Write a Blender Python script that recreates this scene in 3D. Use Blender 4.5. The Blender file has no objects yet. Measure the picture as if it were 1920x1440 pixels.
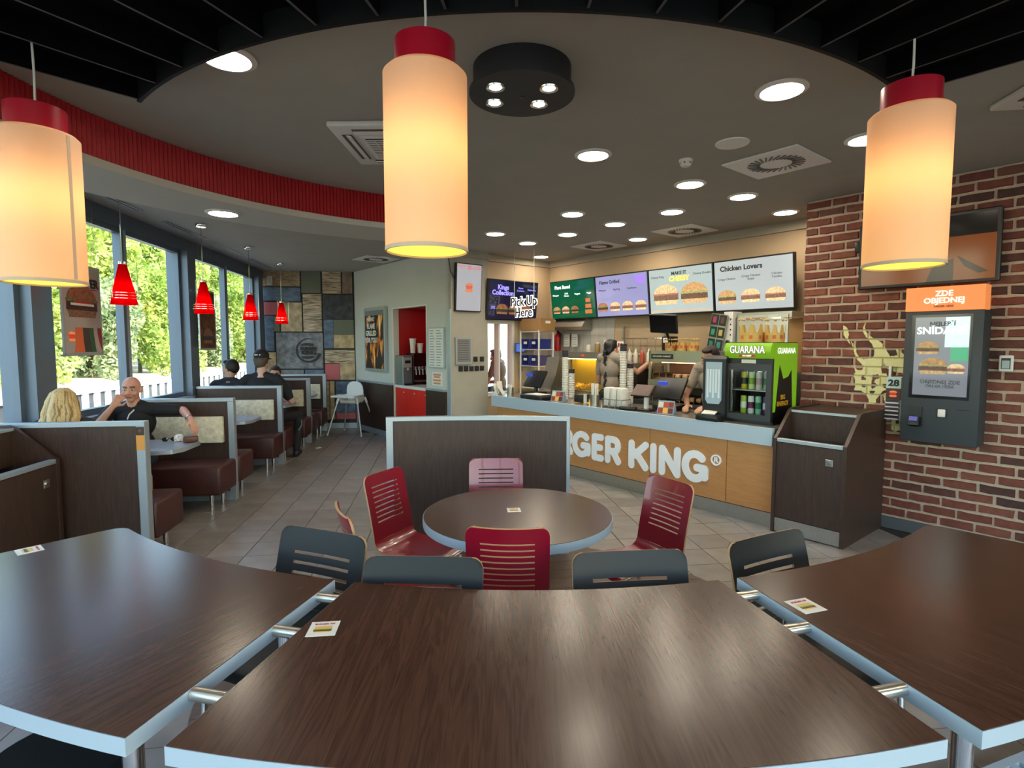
import bpy, bmesh, math, random
import numpy as np
from mathutils import Matrix, Vector
random.seed(7)
S = bpy.context.scene
COL = S.collection
R = math.radians

# ------------------------------------------------------------------ camera
EYE = 1.65
cam_d = bpy.data.cameras.new('camera'); cam = bpy.data.objects.new('camera', cam_d); COL.objects.link(cam)
cam.location = (0, 0, EYE); cam.rotation_euler = (R(90 - 4.2), 0, 0)
cam_d.sensor_width = 36; cam_d.lens = 36 * 1035 / 1920; cam_d.clip_start = .02
S.camera = cam

# ------------------------------------------------------------------ world, sun, exposure
world = bpy.data.worlds.new('sky'); S.world = world; world.use_nodes = True
wn = world.node_tree.nodes; wl = world.node_tree.links
sky = wn.new('ShaderNodeTexSky'); sky.sky_type = 'NISHITA'; sky.sun_disc = False
sky.sun_elevation = R(42); sky.sun_rotation = R(110); sky.air_density = 1.3; sky.dust_density = 1.6
wn['Background'].inputs['Strength'].default_value = .52
wl.new(sky.outputs[0], wn['Background'].inputs[0])
sun_d = bpy.data.lights.new('sun', 'SUN'); sun_d.energy = 4.0; sun_d.angle = R(1.0); sun_d.color = (1, .95, .85)
sun = bpy.data.objects.new('sun', sun_d); COL.objects.link(sun)
sun.rotation_euler = Vector((-.80, .28, -.62)).to_track_quat('-Z', 'Y').to_euler()
S.view_settings.view_transform = 'Standard'; S.view_settings.look = 'None'
S.view_settings.gamma = 1; S.view_settings.use_curve_mapping = False
S.view_settings.exposure = 1.35
S.cycles.max_bounces = 7; S.cycles.diffuse_bounces = 4; S.cycles.glossy_bounces = 3
S.cycles.transmission_bounces = 5; S.cycles.transparent_max_bounces = 10
S.cycles.caustics_reflective = False; S.cycles.caustics_refractive = False
S.cycles.sample_clamp_indirect = 6; S.cycles.use_denoising = True

# ------------------------------------------------------------------ materials
def lin(h):
    h = h.lstrip('#'); v = [int(h[i:i+2], 16) / 255 for i in (0, 2, 4)]
    return tuple(c / 12.92 if c <= .04045 else ((c + .055) / 1.055) ** 2.4 for c in v)
MATS = {}
def mat(name, col, rough=.5, metal=0., noise=None, bump=None, coat=0., emit=None, es=0., alpha=None, trans=0., spec=.5):
    if name in MATS: return MATS[name]
    m = bpy.data.materials.new(name); m.use_nodes = True; nt = m.node_tree
    b = nt.nodes['Principled BSDF']; c = lin(col) if isinstance(col, str) else col
    b.inputs['Base Color'].default_value = (*c, 1); b.inputs['Roughness'].default_value = rough
    b.inputs['Metallic'].default_value = metal; b.inputs['Coat Weight'].default_value = coat
    b.inputs['Specular IOR Level'].default_value = spec
    if trans: b.inputs['Transmission Weight'].default_value = trans
    if emit: b.inputs['Emission Color'].default_value = (*lin(emit), 1); b.inputs['Emission Strength'].default_value = es
    if noise or bump:
        tc = nt.nodes.new('ShaderNodeTexCoord')
    if noise:
        sc, amt = noise[:2]; n = nt.nodes.new('ShaderNodeTexNoise'); n.inputs['Scale'].default_value = sc; n.inputs['Detail'].default_value = 5
        mp = nt.nodes.new('ShaderNodeMapping'); mp.inputs['Scale'].default_value = noise[2] if len(noise) > 2 else (1, 1, 1)
        nt.links.new(tc.outputs['Object'], mp.inputs[0]); nt.links.new(mp.outputs[0], n.inputs['Vector'])
        mx = nt.nodes.new('ShaderNodeMix'); mx.data_type = 'RGBA'
        mx.inputs[6].default_value = (*[x * (1 - amt) for x in c], 1); mx.inputs[7].default_value = (*[min(1, x * (1 + amt)) for x in c], 1)
        cr = nt.nodes.new('ShaderNodeMapRange'); cr.inputs[1].default_value = .3; cr.inputs[2].default_value = .7
        nt.links.new(n.outputs[0], cr.inputs[0]); nt.links.new(cr.outputs[0], mx.inputs[0]); nt.links.new(mx.outputs[2], b.inputs['Base Color'])
    if bump:
        sc, st = bump[:2]; n = nt.nodes.new('ShaderNodeTexNoise'); n.inputs['Scale'].default_value = sc; n.inputs['Detail'].default_value = 4
        mp = nt.nodes.new('ShaderNodeMapping'); mp.inputs['Scale'].default_value = bump[2] if len(bump) > 2 else (1, 1, 1)
        nt.links.new(tc.outputs['Object'], mp.inputs[0]); nt.links.new(mp.outputs[0], n.inputs['Vector'])
        bp = nt.nodes.new('ShaderNodeBump'); bp.inputs['Strength'].default_value = st; bp.inputs['Distance'].default_value = .01
        nt.links.new(n.outputs[0], bp.inputs['Height']); nt.links.new(bp.outputs[0], b.inputs['Normal'])
    MATS[name] = m; return m
def wood(name, dark, light, rough=.35, axis=0, scale=1., spec=.5):
    """straight grain along an axis, with cathedral figure"""
    if name in MATS: return MATS[name]
    m = bpy.data.materials.new(name); m.use_nodes = True; nt = m.node_tree; L = nt.links; b = nt.nodes['Principled BSDF']
    tc = nt.nodes.new('ShaderNodeTexCoord'); mp = nt.nodes.new('ShaderNodeMapping')
    s = [14, 14, 14]; s[axis] = 1.1
    mp.inputs['Scale'].default_value = [x * scale for x in s]
    n1 = nt.nodes.new('ShaderNodeTexNoise'); n1.inputs['Scale'].default_value = 1.3; n1.inputs['Detail'].default_value = 3; n1.inputs['Distortion'].default_value = .7
    s2 = [260, 260, 260]; s2[axis] = 5
    mp2 = nt.nodes.new('ShaderNodeMapping'); mp2.inputs['Scale'].default_value = [x * scale for x in s2]
    n2 = nt.nodes.new('ShaderNodeTexNoise'); n2.inputs['Scale'].default_value = 1.; n2.inputs['Detail'].default_value = 2
    w = nt.nodes.new('ShaderNodeMath'); w.operation = 'SINE'
    mu = nt.nodes.new('ShaderNodeMath'); mu.operation = 'MULTIPLY'; mu.inputs[1].default_value = 42
    L.new(tc.outputs['Object'], mp.inputs[0]); L.new(tc.outputs['Object'], mp2.inputs[0])
    L.new(mp.outputs[0], n1.inputs['Vector']); L.new(mp2.outputs[0], n2.inputs['Vector'])
    L.new(n1.outputs[0], mu.inputs[0]); L.new(mu.outputs[0], w.inputs[0])
    a = nt.nodes.new('ShaderNodeMath'); a.operation = 'MULTIPLY_ADD'; a.inputs[1].default_value = .13; a.inputs[2].default_value = .25
    L.new(w.outputs[0], a.inputs[0])
    ad = nt.nodes.new('ShaderNodeMath'); ad.operation = 'MULTIPLY_ADD'; ad.inputs[1].default_value = .6; L.new(n2.outputs[0], ad.inputs[0]); L.new(a.outputs[0], ad.inputs[2])
    mx = nt.nodes.new('ShaderNodeMix'); mx.data_type = 'RGBA'; mx.inputs[6].default_value = (*lin(dark), 1); mx.inputs[7].default_value = (*lin(light), 1)
    L.new(ad.outputs[0], mx.inputs[0]); L.new(mx.outputs[2], b.inputs['Base Color'])
    b.inputs['Roughness'].default_value = rough; b.inputs['Specular IOR Level'].default_value = spec
    bp = nt.nodes.new('ShaderNodeBump'); bp.inputs['Strength'].default_value = .05; bp.inputs['Distance'].default_value = .001
    L.new(ad.outputs[0], bp.inputs['Height']); L.new(bp.outputs[0], b.inputs['Normal'])
    MATS[name] = m; return m
def emis(name, col, s=1.):
    if name in MATS: return MATS[name]
    m = bpy.data.materials.new(name); m.use_nodes = True; nt = m.node_tree; nt.nodes.clear()
    e = nt.nodes.new('ShaderNodeEmission'); e.inputs[0].default_value = (*lin(col), 1); e.inputs[1].default_value = s
    o = nt.nodes.new('ShaderNodeOutputMaterial'); nt.links.new(e.outputs[0], o.inputs[0]); MATS[name] = m; return m
def screen(name, col, s=.8, rough=.12):
    """lit glossy display surface"""
    return mat(name, tuple(x * .05 for x in lin(col)), rough, emit=col, es=s * .55)
def glassy(name, tint=(1, 1, 1), refl=1.0):
    if name in MATS: return MATS[name]
    m = bpy.data.materials.new(name); m.use_nodes = True; nt = m.node_tree; nt.nodes.clear()
    t = nt.nodes.new('ShaderNodeBsdfTransparent'); t.inputs[0].default_value = (*tint, 1)
    g = nt.nodes.new('ShaderNodeBsdfGlossy'); g.inputs['Roughness'].default_value = .02
    lw = nt.nodes.new('ShaderNodeLayerWeight'); lw.inputs[0].default_value = .5
    pw = nt.nodes.new('ShaderNodeMath'); pw.operation = 'POWER'; pw.inputs[1].default_value = 5; nt.links.new(lw.outputs['Facing'], pw.inputs[0])
    f = nt.nodes.new('ShaderNodeMath'); f.operation = 'MULTIPLY_ADD'; f.inputs[1].default_value = .5 * refl; f.inputs[2].default_value = .025 * refl; nt.links.new(pw.outputs[0], f.inputs[0])
    mx = nt.nodes.new('ShaderNodeMixShader'); o = nt.nodes.new('ShaderNodeOutputMaterial')
    nt.links.new(f.outputs[0], mx.inputs[0]); nt.links.new(t.outputs[0], mx.inputs[1]); nt.links.new(g.outputs[0], mx.inputs[2]); nt.links.new(mx.outputs[0], o.inputs[0])
    MATS[name] = m; return m
def shade_mat(name, col, tr=.55):
    """lampshade: diffuse + translucent"""
    if name in MATS: return MATS[name]
    m = bpy.data.materials.new(name); m.use_nodes = True; nt = m.node_tree; nt.nodes.clear()
    d = nt.nodes.new('ShaderNodeBsdfDiffuse'); t = nt.nodes.new('ShaderNodeBsdfTranslucent'); mx = nt.nodes.new('ShaderNodeMixShader')
    for n in (d, t): n.inputs[0].default_value = (*lin(col), 1)
    mx.inputs[0].default_value = tr; o = nt.nodes.new('ShaderNodeOutputMaterial')
    nt.links.new(d.outputs[0], mx.inputs[1]); nt.links.new(t.outputs[0], mx.inputs[2]); nt.links.new(mx.outputs[0], o.inputs[0]); MATS[name] = m; return m

# ------------------------------------------------------------------ mesh building
class B:
    def __init__(s): s.bm = bmesh.new()
    def _xf(s, vs, M):
        bmesh.ops.transform(s.bm, matrix=M, verts=vs)
    def box(s, c, d, rz=0, bev=0, seg=2, rx=0, ry=0):
        r = bmesh.ops.create_cube(s.bm, size=1); vs = r['verts']
        bmesh.ops.scale(s.bm, vec=d, verts=vs)
        if bev:
            es = list({e for v in vs for e in v.link_edges})
            g = bmesh.ops.bevel(s.bm, geom=es, offset=bev, segments=seg, affect='EDGES', profile=.5)
            vs = list({v for f in g['faces'] for v in f.verts} | {v for v in vs if v.is_valid})
        s._xf(vs, Matrix.Translation(c) @ Matrix.Rotation(rz, 4, 'Z') @ Matrix.Rotation(ry, 4, 'Y') @ Matrix.Rotation(rx, 4, 'X')); return s
    def b2(s, a, b, **k):
        return s.box([(a[i] + b[i]) / 2 for i in range(3)], [abs(b[i] - a[i]) for i in range(3)], **k)
    def prism(s, pts, z0, z1, M=None):
        """polygon in xy extruded z0..z1 (M maps to place)"""
        n = len(pts); lo = [s.bm.verts.new((p[0], p[1], z0)) for p in pts]; hi = [s.bm.verts.new((p[0], p[1], z1)) for p in pts]
        s.bm.faces.new(lo[::-1]); s.bm.faces.new(hi)
        for i in range(n): s.bm.faces.new((lo[i], lo[(i+1) % n], hi[(i+1) % n], hi[i]))
        if M is not None: s._xf(lo + hi, M)
        return s
    def side(s, pts, x0, x1):
        """polygon in (y,z) extruded along x"""
        return s.prism(pts, x0, x1, Matrix(((0, 0, 1, 0), (1, 0, 0, 0), (0, 1, 0, 0), (0, 0, 0, 1))))
    def front(s, pts, y0, y1):
        """polygon in (x,z) extruded along y"""
        return s.prism(pts, y0, y1, Matrix(((1, 0, 0, 0), (0, 0, 1, 0), (0, 1, 0, 0), (0, 0, 0, 1))))
    def tube(s, pts, r, n=8, caps=True):
        pts = [Vector(p) for p in pts]; rings = []
        rr = r if isinstance(r, (list, tuple)) else [r] * len(pts)
        up = None
        for i, p in enumerate(pts):
            t = (pts[min(i+1, len(pts)-1)] - pts[max(i-1, 0)]).normalized()
            if up is None:
                up = Vector((0, 0, 1)) if abs(t.z) < .9 else Vector((1, 0, 0))
            u = (up - t * up.dot(t)).normalized(); v = t.cross(u); up = u
            rings.append([s.bm.verts.new(p + (u * math.cos(a) + v * math.sin(a)) * rr[i]) for a in [2 * math.pi * k / n for k in range(n)]])
        for a, b in zip(rings, rings[1:]):
            for k in range(n): s.bm.faces.new((a[k], a[(k+1) % n], b[(k+1) % n], b[k]))
        if caps: s.bm.faces.new(rings[0][::-1]); s.bm.faces.new(rings[-1])
        return s
    def lathe(s, prof, n=24, c=(0, 0, 0), close=False, M=None):
        rings = []; allv = []
        for r, z in prof:
            if r < 1e-6: v = [s.bm.verts.new((0, 0, z))]
            else: v = [s.bm.verts.new((r * math.cos(2 * math.pi * k / n), r * math.sin(2 * math.pi * k / n), z)) for k in range(n)]
            rings.append(v); allv += v
        pr = list(zip(rings, rings[1:])) + ([(rings[-1], rings[0])] if close else [])
        for a, b in pr:
            for k in range(n):
                k2 = (k+1) % n
                if len(a) == 1 and len(b) == 1: continue
                if len(a) == 1: s.bm.faces.new((a[0], b[k2], b[k]))
                elif len(b) == 1: s.bm.faces.new((a[k], a[k2], b[0]))
                else: s.bm.faces.new((a[k], a[k2], b[k2], b[k]))
        s._xf(allv, Matrix.Translation(c) @ (M or Matrix())); return s
    def cyl(s, c, r, h, n=20, r2=None, M=None):
        r2 = r if r2 is None else r2
        return s.lathe([(0, 0), (r, 0), (r2, h), (0, h)], n, c, M=M)
    def ball(s, c, r, n=12, M=None):
        g = bmesh.ops.create_uvsphere(s.bm, u_segments=n, v_segments=max(6, n * 2 // 3), radius=1)
        rr = r if isinstance(r, (list, tuple)) else (r, r, r)
        s._xf(g['verts'], Matrix.Translation(c) @ (M or Matrix()) @ Matrix.Diagonal((*rr, 1))); return s
    def quad(s, *ps):
        s.bm.faces.new([s.bm.verts.new(p) for p in ps]); return s
    def mesh(s, me, M=Matrix()):
        n0 = len(s.bm.verts); s.bm.from_mesh(me); s.bm.verts.ensure_lookup_table()
        s._xf(s.bm.verts[n0:], M); return s
    def done(s, name, m, parent=None, smooth=35, loc=None, rz=None):
        bmesh.ops.recalc_face_normals(s.bm, faces=s.bm.faces[:])
        me = bpy.data.meshes.new(name); s.bm.to_mesh(me); s.bm.free()
        return link(name, me, m, parent, smooth, loc, rz)
def link(name, me, m, parent=None, smooth=35, loc=None, rz=None):
    if m:
        for x in (m if isinstance(m, (list, tuple)) else [m]): me.materials.append(x)
    if smooth:
        me.polygons.foreach_set('use_smooth', [True] * len(me.polygons)); me.set_sharp_from_angle(angle=R(smooth))
    o = bpy.data.objects.new(name, me); COL.objects.link(o); o.parent = parent
    if loc is not None: o.location = loc
    if rz is not None: o.rotation_euler = (0, 0, rz)
    return o
def tag(o, label, cat, group=None, kind=None):
    o['label'] = label; o['category'] = cat
    if group: o['group'] = group
    if kind: o['kind'] = kind
    return o
def thing(name, label, cat, loc=(0, 0, 0), rz=0, group=None):
    o = bpy.data.objects.new(name, None); COL.objects.link(o); o.empty_display_size = .1
    o.location = loc; o.rotation_euler = (0, 0, rz); return tag(o, label, cat, group)
def struct(o): o['kind'] = 'structure'; return o
def copy_tree(o, parent=None):
    c = o.copy(); COL.objects.link(c); c.parent = parent
    for ch in list(o.children):
        if ch is not c: copy_tree(ch, c)
    return c
def dup(root, loc, rz, label=None, group=None):
    r = copy_tree(root); r.location = loc; r.rotation_euler = (0, 0, rz)
    if label: r['label'] = label
    if group: r['group'] = group
    return r
BENCH = bpy.data.scenes.new('workbench')          # scratch scene, removed at the end of the script
def evaluated(o):
    """mesh of an object with its modifiers applied"""
    BENCH.collection.objects.link(o)
    with bpy.context.temp_override(scene=BENCH, view_layer=BENCH.view_layers[0]): dg = bpy.context.evaluated_depsgraph_get(); dg.update()
    me = bpy.data.meshes.new_from_object(o.evaluated_get(dg)); BENCH.collection.objects.unlink(o); return me
def text_mesh(body, size=1., depth=.004, bold=0., align='CENTER', shear=0., res=3, spacing=1., line=1.):
    """upright lettering in the xz plane, facing -y, centred"""
    cu = bpy.data.curves.new('t', 'FONT'); cu.body = body; cu.size = size; cu.extrude = depth / 2; cu.offset = bold * size
    cu.align_x = align; cu.align_y = 'CENTER'; cu.shear = shear; cu.resolution_u = res; cu.space_character = spacing; cu.space_line = line
    o = bpy.data.objects.new('t', cu); me = evaluated(o)
    bpy.data.objects.remove(o); bpy.data.curves.remove(cu)
    me.transform(Matrix.Rotation(R(90), 4, 'X')); me.materials.clear(); return me
def text(name, body, m, parent, loc, size, depth=.003, rz=0, bold=0., sx=1., **k):
    me = text_mesh(body, size, depth, bold, **k)
    if sx != 1: me.transform(Matrix.Diagonal((sx, 1, 1, 1)))
    return link(name, me, m, parent, 0, loc, rz)

# ------------------------------------------------------------------ frames: the hall's own axes
KZ = R(-51)                                   # counter, brick wall, menu wall
KX = Vector((math.cos(KZ), math.sin(KZ), 0)); KY = Vector((-math.sin(KZ), math.cos(KZ), 0))
def K(x, y, z=0.): return KX * x + KY * y + Vector((0, 0, z))
TZ = R(7.2)                                   # windows, booths, floor tiles
TX = Vector((math.cos(TZ), math.sin(TZ), 0)); TY = Vector((-math.sin(TZ), math.cos(TZ), 0))
def T(x, y, z=0.): return TX * x + TY * y + Vector((0, 0, z))
CE = 3.02
HUB = Vector((.06, 5.06, 0))                  # centre of the curved tables and the dark ceiling raft
RND = Vector((.03, 2.89, 0))                  # centre of the round table
# ================================================================== STRUCTURE
m_grout = mat('grout', '#2e2a26', .9)
m_ceil = mat('ceiling_paint', '#9d9a90', .85, noise=(3, .03))
m_wall = mat('pale_wall_paint', '#c3c4bb', .8, noise=(2, .02))
m_wallg = mat('grey_wall_paint', '#9a978c', .8, noise=(6, .04))
m_beige = mat('beige_wall_paint', '#b79f80', .75, noise=(3, .03))
m_frame = mat('window_frame_metal', '#5f6d7b', .4, .3)
m_alu = mat('brushed_aluminium', '#a9b4ba', .38, .55, noise=(60, .05, (1, 1, 6)))
m_chrome = mat('chrome', '#d8d8d6', .12, 1.)
m_steel = mat('stainless_steel', '#a9a59c', .3, .9, noise=(30, .08, (8, 1, 1)))
m_black = mat('black_plastic', '#141414', .4)
m_white = mat('white_plastic', '#d9d8d2', .45)
m_dwood = wood('dark_wenge_laminate', '#221712', '#4a352b', .38, axis=2)
m_twood = wood('dark_oak_tabletop', '#23130d', '#5a3a2c', .24, axis=1, spec=.4)
m_owood = wood('light_oak_laminate', '#a8713f', '#c9935c', .45, axis=0)
m_band = mat('pale_blue_grey_edge', '#aebfca', .35, .2)
m_glass = glassy('window_glass', (.95, .98, .97))

def bb(name, m, a, b, parent=None, **k): return B().b2(a, b).done(name, m, parent, **k)

# ---- floor: slab, tiles laid into it, round plank field under the round table
floor = struct(B().prism([tuple(T(-3.36, -1.75)[:2]), (8.9, -1.75), (8.9, .2), tuple(K(6, 6.5)[:2]), tuple(K(-7.05, 6.5)[:2]), tuple(K(-10, 5.3)[:2]), tuple(T(-3.36, 11.1)[:2])], -.12, -.006).done('floor', m_grout))
def tile_mat():
    m = mat('floor_tile', '#867f78', .33, noise=(5, .16)); nt = m.node_tree; b = nt.nodes['Principled BSDF']
    oi = nt.nodes.new('ShaderNodeObjectInfo'); hs = nt.nodes.new('ShaderNodeHueSaturation')
    mr = nt.nodes.new('ShaderNodeMapRange'); mr.inputs[3].default_value = .86; mr.inputs[4].default_value = 1.14
    nt.links.new(oi.outputs['Random'], mr.inputs[0]); nt.links.new(mr.outputs[0], hs.inputs['Value'])
    lk = b.inputs['Base Color'].links[0].from_socket; nt.links.new(lk, hs.inputs['Color']); nt.links.new(hs.outputs[0], b.inputs['Base Color']); return m
m_tile = tile_mat()
def project(p):
    c, s = math.cos(R(4.2)), math.sin(R(4.2)); z = p[2] - EYE; d = p[1] * c - z * s
    return (960 + 1035 * p[0] / d, 720 - 1035 * (p[1] * s + z * c) / d) if d > .1 else None
tl = .30; tm = B().box((0, 0, -.004), (tl - .006, tl - .006, .008), bev=.0012, seg=1).done('floor_tile', m_tile, floor, rz=TZ)
cand = []
for i in range(-12, 30):
    for j in range(-5, 40):
        p = T(i * tl + .11, j * tl + .06)
        if p.y < -1.6 or p.x > 8.6: continue
        if p.dot(TX) < -3.3 or p.dot(TY) > 11.0: continue
        n, x = p.dot(KY), p.dot(KX)
        if x < -6.85 and n > 4.35: continue
        if n > 5.62 and x > -2.4: continue
        if n > 6.4: continue
        q = project(p); inview = q and -20 < q[0] < 1940 and 790 < q[1] < 1150
        # floor that the photograph shows: aisle on the left, hall between round table and counter
        seen = inview and (q[0] < 740 and q[1] < 1080 or 1040 < q[0] < 1470 and 890 < q[1]) and n < 4.75 and p.dot(TX) > -2.9
        cand.append((0 if seen else 1, p.length, p))
cand.sort(key=lambda c: (c[0], c[1]))
rest = B(); k = 0
for s_, d_, p in cand:
    if s_ == 0 and k < 300:
        if k == 0: o = tm
        else: o = tm.copy(); COL.objects.link(o)
        o.location = p; k += 1
    else: rest.box((p.x, p.y, -.004), (tl - .006, tl - .006, .008), rz=TZ)
o = rest.done('floor_tile_rest', m_tile, floor, 0); o['kind'] = 'stuff'
m_plank = wood('plank_floor', '#3a2a20', '#65503f', .4, axis=0)
RP = 1.56; nb = 21; wv = 2 * RP / nb
for i in range(nb):
    y0 = -RP + i * wv; y1 = y0 + wv - .004
    hx = lambda y: math.sqrt(max(.0004, RP * RP - y * y))
    pts = [(-hx(y0), y0)] + [(hx(y0 + (y1 - y0) * t / 3), y0 + (y1 - y0) * t / 3) for t in range(4)] + [(-hx(y0 + (y1 - y0) * t / 3), y0 + (y1 - y0) * t / 3) for t in (3, 2, 1)]
    B().prism(pts, .0005, .007).done('plank', m_plank, floor, 0, loc=RND, rz=TZ + .02)

# ---- ceiling and roof
struct(B().prism([tuple(T(-3.6, -1.95)[:2]), (9.1, -1.95), (9.1, .3), tuple(K(6, 7.3)[:2]), tuple(K(-7.3, 7.3)[:2]), tuple(K(-10.5, 5.6)[:2]), tuple(T(-3.6, 11.4)[:2])], CE, CE + .25).done('ceiling', m_ceil, None, 0))
# ---- lowered ring with the red ribbed inner face
RC = Vector((.1, 2.87, 0)); a0, a1 = -17, -125     # azimuth from +Y, degrees
def arcpt(c, r, a): return (c.x + r * math.sin(R(a)), c.y + r * math.cos(R(a)))
def arcs(c, r, s, e, n): return [arcpt(c, r, s + (e - s) * i / n) for i in range(n + 1)]
ring = thing('ceiling_ring', 'pale curved ceiling bulkhead with a red ribbed inner face above the booths', 'ceiling bulkhead')
m_soff = mat('pale_ceiling_paint', '#b7b6ad', .8)
B().prism(arcs(RC, 2.68, a0, a1, 48) + arcs(RC, 3.3, a1, a0, 48), 2.715, CE).done('bulkhead', m_soff, ring, 30)
m_red = mat('red_ribbed_cladding', '#a40611', .5)
pts = []; N_ = 330
for i in range(N_ + 1):
    a = a0 + (a1 - a0) * i / N_; pts.append(arcpt(RC, 2.655 if i % 2 else 2.668, a))
o = B().prism(pts + arcs(RC, 2.68, a1, a0, 60), 2.76, CE - .002).done('ribbed_cladding', m_red, ring, 0); o['kind'] = 'stuff'
B().prism(arcs(RC, 2.64, a0, a1, 60) + arcs(RC, 2.68, a1, a0, 60), 2.71, 2.76).done('trim', m_soff, ring, 30)
# ---- dark raft of radial blades over the curved tables
raft = thing('black_ceiling_raft', 'black curved ceiling raft of radial blades above the front tables', 'ceiling raft')
m_raft = mat('matt_black_board', '#050505', .9, spec=.1); m_raftr = mat('black_rim', '#0d0e10', .6, spec=.2)
f0, f1 = -43.2, 41.5; RI, RO = 2.89, 4.75; zb, zt = 2.90, 3.0
def hubarc(r, s, e, n): return [(HUB.x + r * math.sin(R(a)), HUB.y - r * math.cos(R(a))) for a in [s + (e - s) * i / n for i in range(n + 1)]]
B().prism(hubarc(RI, f0, f1, 40) + hubarc(RO, f1, f0, 40), zt - .004, CE).done('backing', m_raft, raft, 0)
B().prism(hubarc(RI, f0, f1, 60) + hubarc(RI + .018, f1, f0, 60), zb - .01, zt).done('rim', m_raftr, raft, 30)
m_blade = mat('black_blade', '#050506', .9, spec=.1); m_bedge = mat('blade_lit_edge', '#3c3c3c', .6)
nf = 17
for i in range(nf):
    a = f0 + .3 + (f1 - f0 - .6) * i / (nf - 1)
    d = Vector((math.sin(R(a)), -math.cos(R(a)), 0)); c = HUB + d * ((RI + RO) / 2 + .009)
    o = B().box((0, 0, 0), (RO - RI - .018, .012, zt - zb)).done('blade', [m_blade, m_bedge], raft, 0, loc=(c.x, c.y, (zb + zt) / 2), rz=math.atan2(d.y, d.x))
    for f in o.data.polygons: f.material_index = 1 if f.normal.z < -.5 else 0  # bottom edges greyer, the light they catch put into the colour

# ---- window wall on the left
WX = -3.34; SILL, HEAD = .96, 2.86
wl_ = thing('wall_left', 'grey metal and glass window wall beside the booths', 'wall', (0, 0, 0), TZ); struct(wl_); del wl_['category']
m_sillw = mat('sill_wall', '#8d99a1', .6)
bb('dado', m_sillw, (WX - .2, -1.8, 0), (WX, 11.05, SILL - .03), wl_)
bb('header', m_frame, (WX - .18, -1.8, HEAD), (WX, 11.05, CE), wl_)
bb('sill_board', m_band, (WX - .2, -1.8, SILL - .03), (WX + .06, 11.05, SILL), wl_)
posts = [-.58, 2.23, 5.04, 7.85, 10.66]
for y in posts: B().box((WX - .06, y, (SILL + HEAD) / 2), (.26, .24, HEAD - SILL)).done('post', m_frame, wl_, 0)
wi = 0
m_fr2 = mat('pale_window_frame', '#9fb0bb', .35, .3)
for k_, y in enumerate(posts[:-1]):
    for h in (0, 1):
        y0 = y + .12 + h * 1.285; y1 = y0 + 1.285; wi += 1
        w = thing('window_%d' % wi, '', '', (0, 0, 0), TZ); del w['label']; del w['category']; struct(w)
        for (a, b) in (((y0, SILL), (y0 + .055, HEAD)), ((y1 - .055, SILL), (y1, HEAD)), ((y0 + .055, SILL), (y1 - .055, SILL + .06)), ((y0 + .055, HEAD - .05), (y1 - .055, HEAD))):
            bb('window_frame', m_fr2 if a[1] == SILL and b[1] == HEAD and a[0] == y0 else m_frame, (WX - .1, a[0], a[1]), (WX - .02, b[0], b[1]), w)
        bb('pane', m_glass, (WX - .066, y0 + .05, SILL + .05), (WX - .058, y1 - .05, HEAD - .04), w)
# ---- rear wall behind the viewer: same glazing (gives the daylight on the table edges)
wr = thing('wall_rear', 'glazed rear wall of the hall', 'wall', (0, -1.7, 0)); struct(wr); del wr['category']
bb('dado', m_sillw, (-3.2, -.15, 0), (8.95, .05, .45), wr); bb('header', m_frame, (-3.2, -.15, 2.85), (8.95, .05, CE), wr)
for x in (-3.1, -1.6, -.1, 1.4, 2.9, 4.4, 5.9, 7.4, 8.85): bb('post', m_frame, (x - .06, -.13, .45), (x + .06, .05, 2.85), wr)
for i in range(8):
    x0 = -3.1 + i * 1.5 + .06; w = bb('window_%d' % (wi + 1 + i), m_glass, (x0, -1.75, .45), (x0 + (1.38 if i < 7 else 1.33), -1.742, 2.85)); struct(w)

# ---- mosaic end wall
we = thing('wall_back', 'end wall of coloured stone panels in black frames', 'wall', T(0, 11.05), TZ); struct(we); del we['category']
bb('backing', mat('black_panel_frame', '#131313', .5), (-3.36, 0, 0), (-1.62, .15, CE), we, smooth=0)
def stone(name, col, s, amt, st, stretch=(1, 1, 1)): return mat(name, col, .7, noise=(s, amt, stretch), bump=(s * 1.5, st, stretch))
ST = {'brown': stone('brown_slate', '#a08868', 14, .45, .6, (1, 1, 3)), 'green': mat('olive_panel', '#656a58', .7), 'ledge': stone('ledge_stone', '#a8967c', 14, .85, 1., (.45, 1, 5)),
      'pink': stone('pinkish_stone', '#86705f', 10, .3, .4), 'blue': stone('blue_slate', '#5a6b7e', 8, .35, .6, (1, 1, 2)), 'red': mat('red_panel', '#b0585a', .6), 'tan': stone('tan_stone', '#ad9873', 9, .4, .5),
      'black': stone('black_marble', '#3a3b3f', 12, .6, .2), 'grey': stone('grey_marble', '#767777', 12, .5, .3)}
def wx(zx): return -3.34 + (490 + zx / 6.545 - 497) / 176 * 1.66
def wz(zy): return 1.65 + (645 - 500 - zy / 6.545) * .01037
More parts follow.
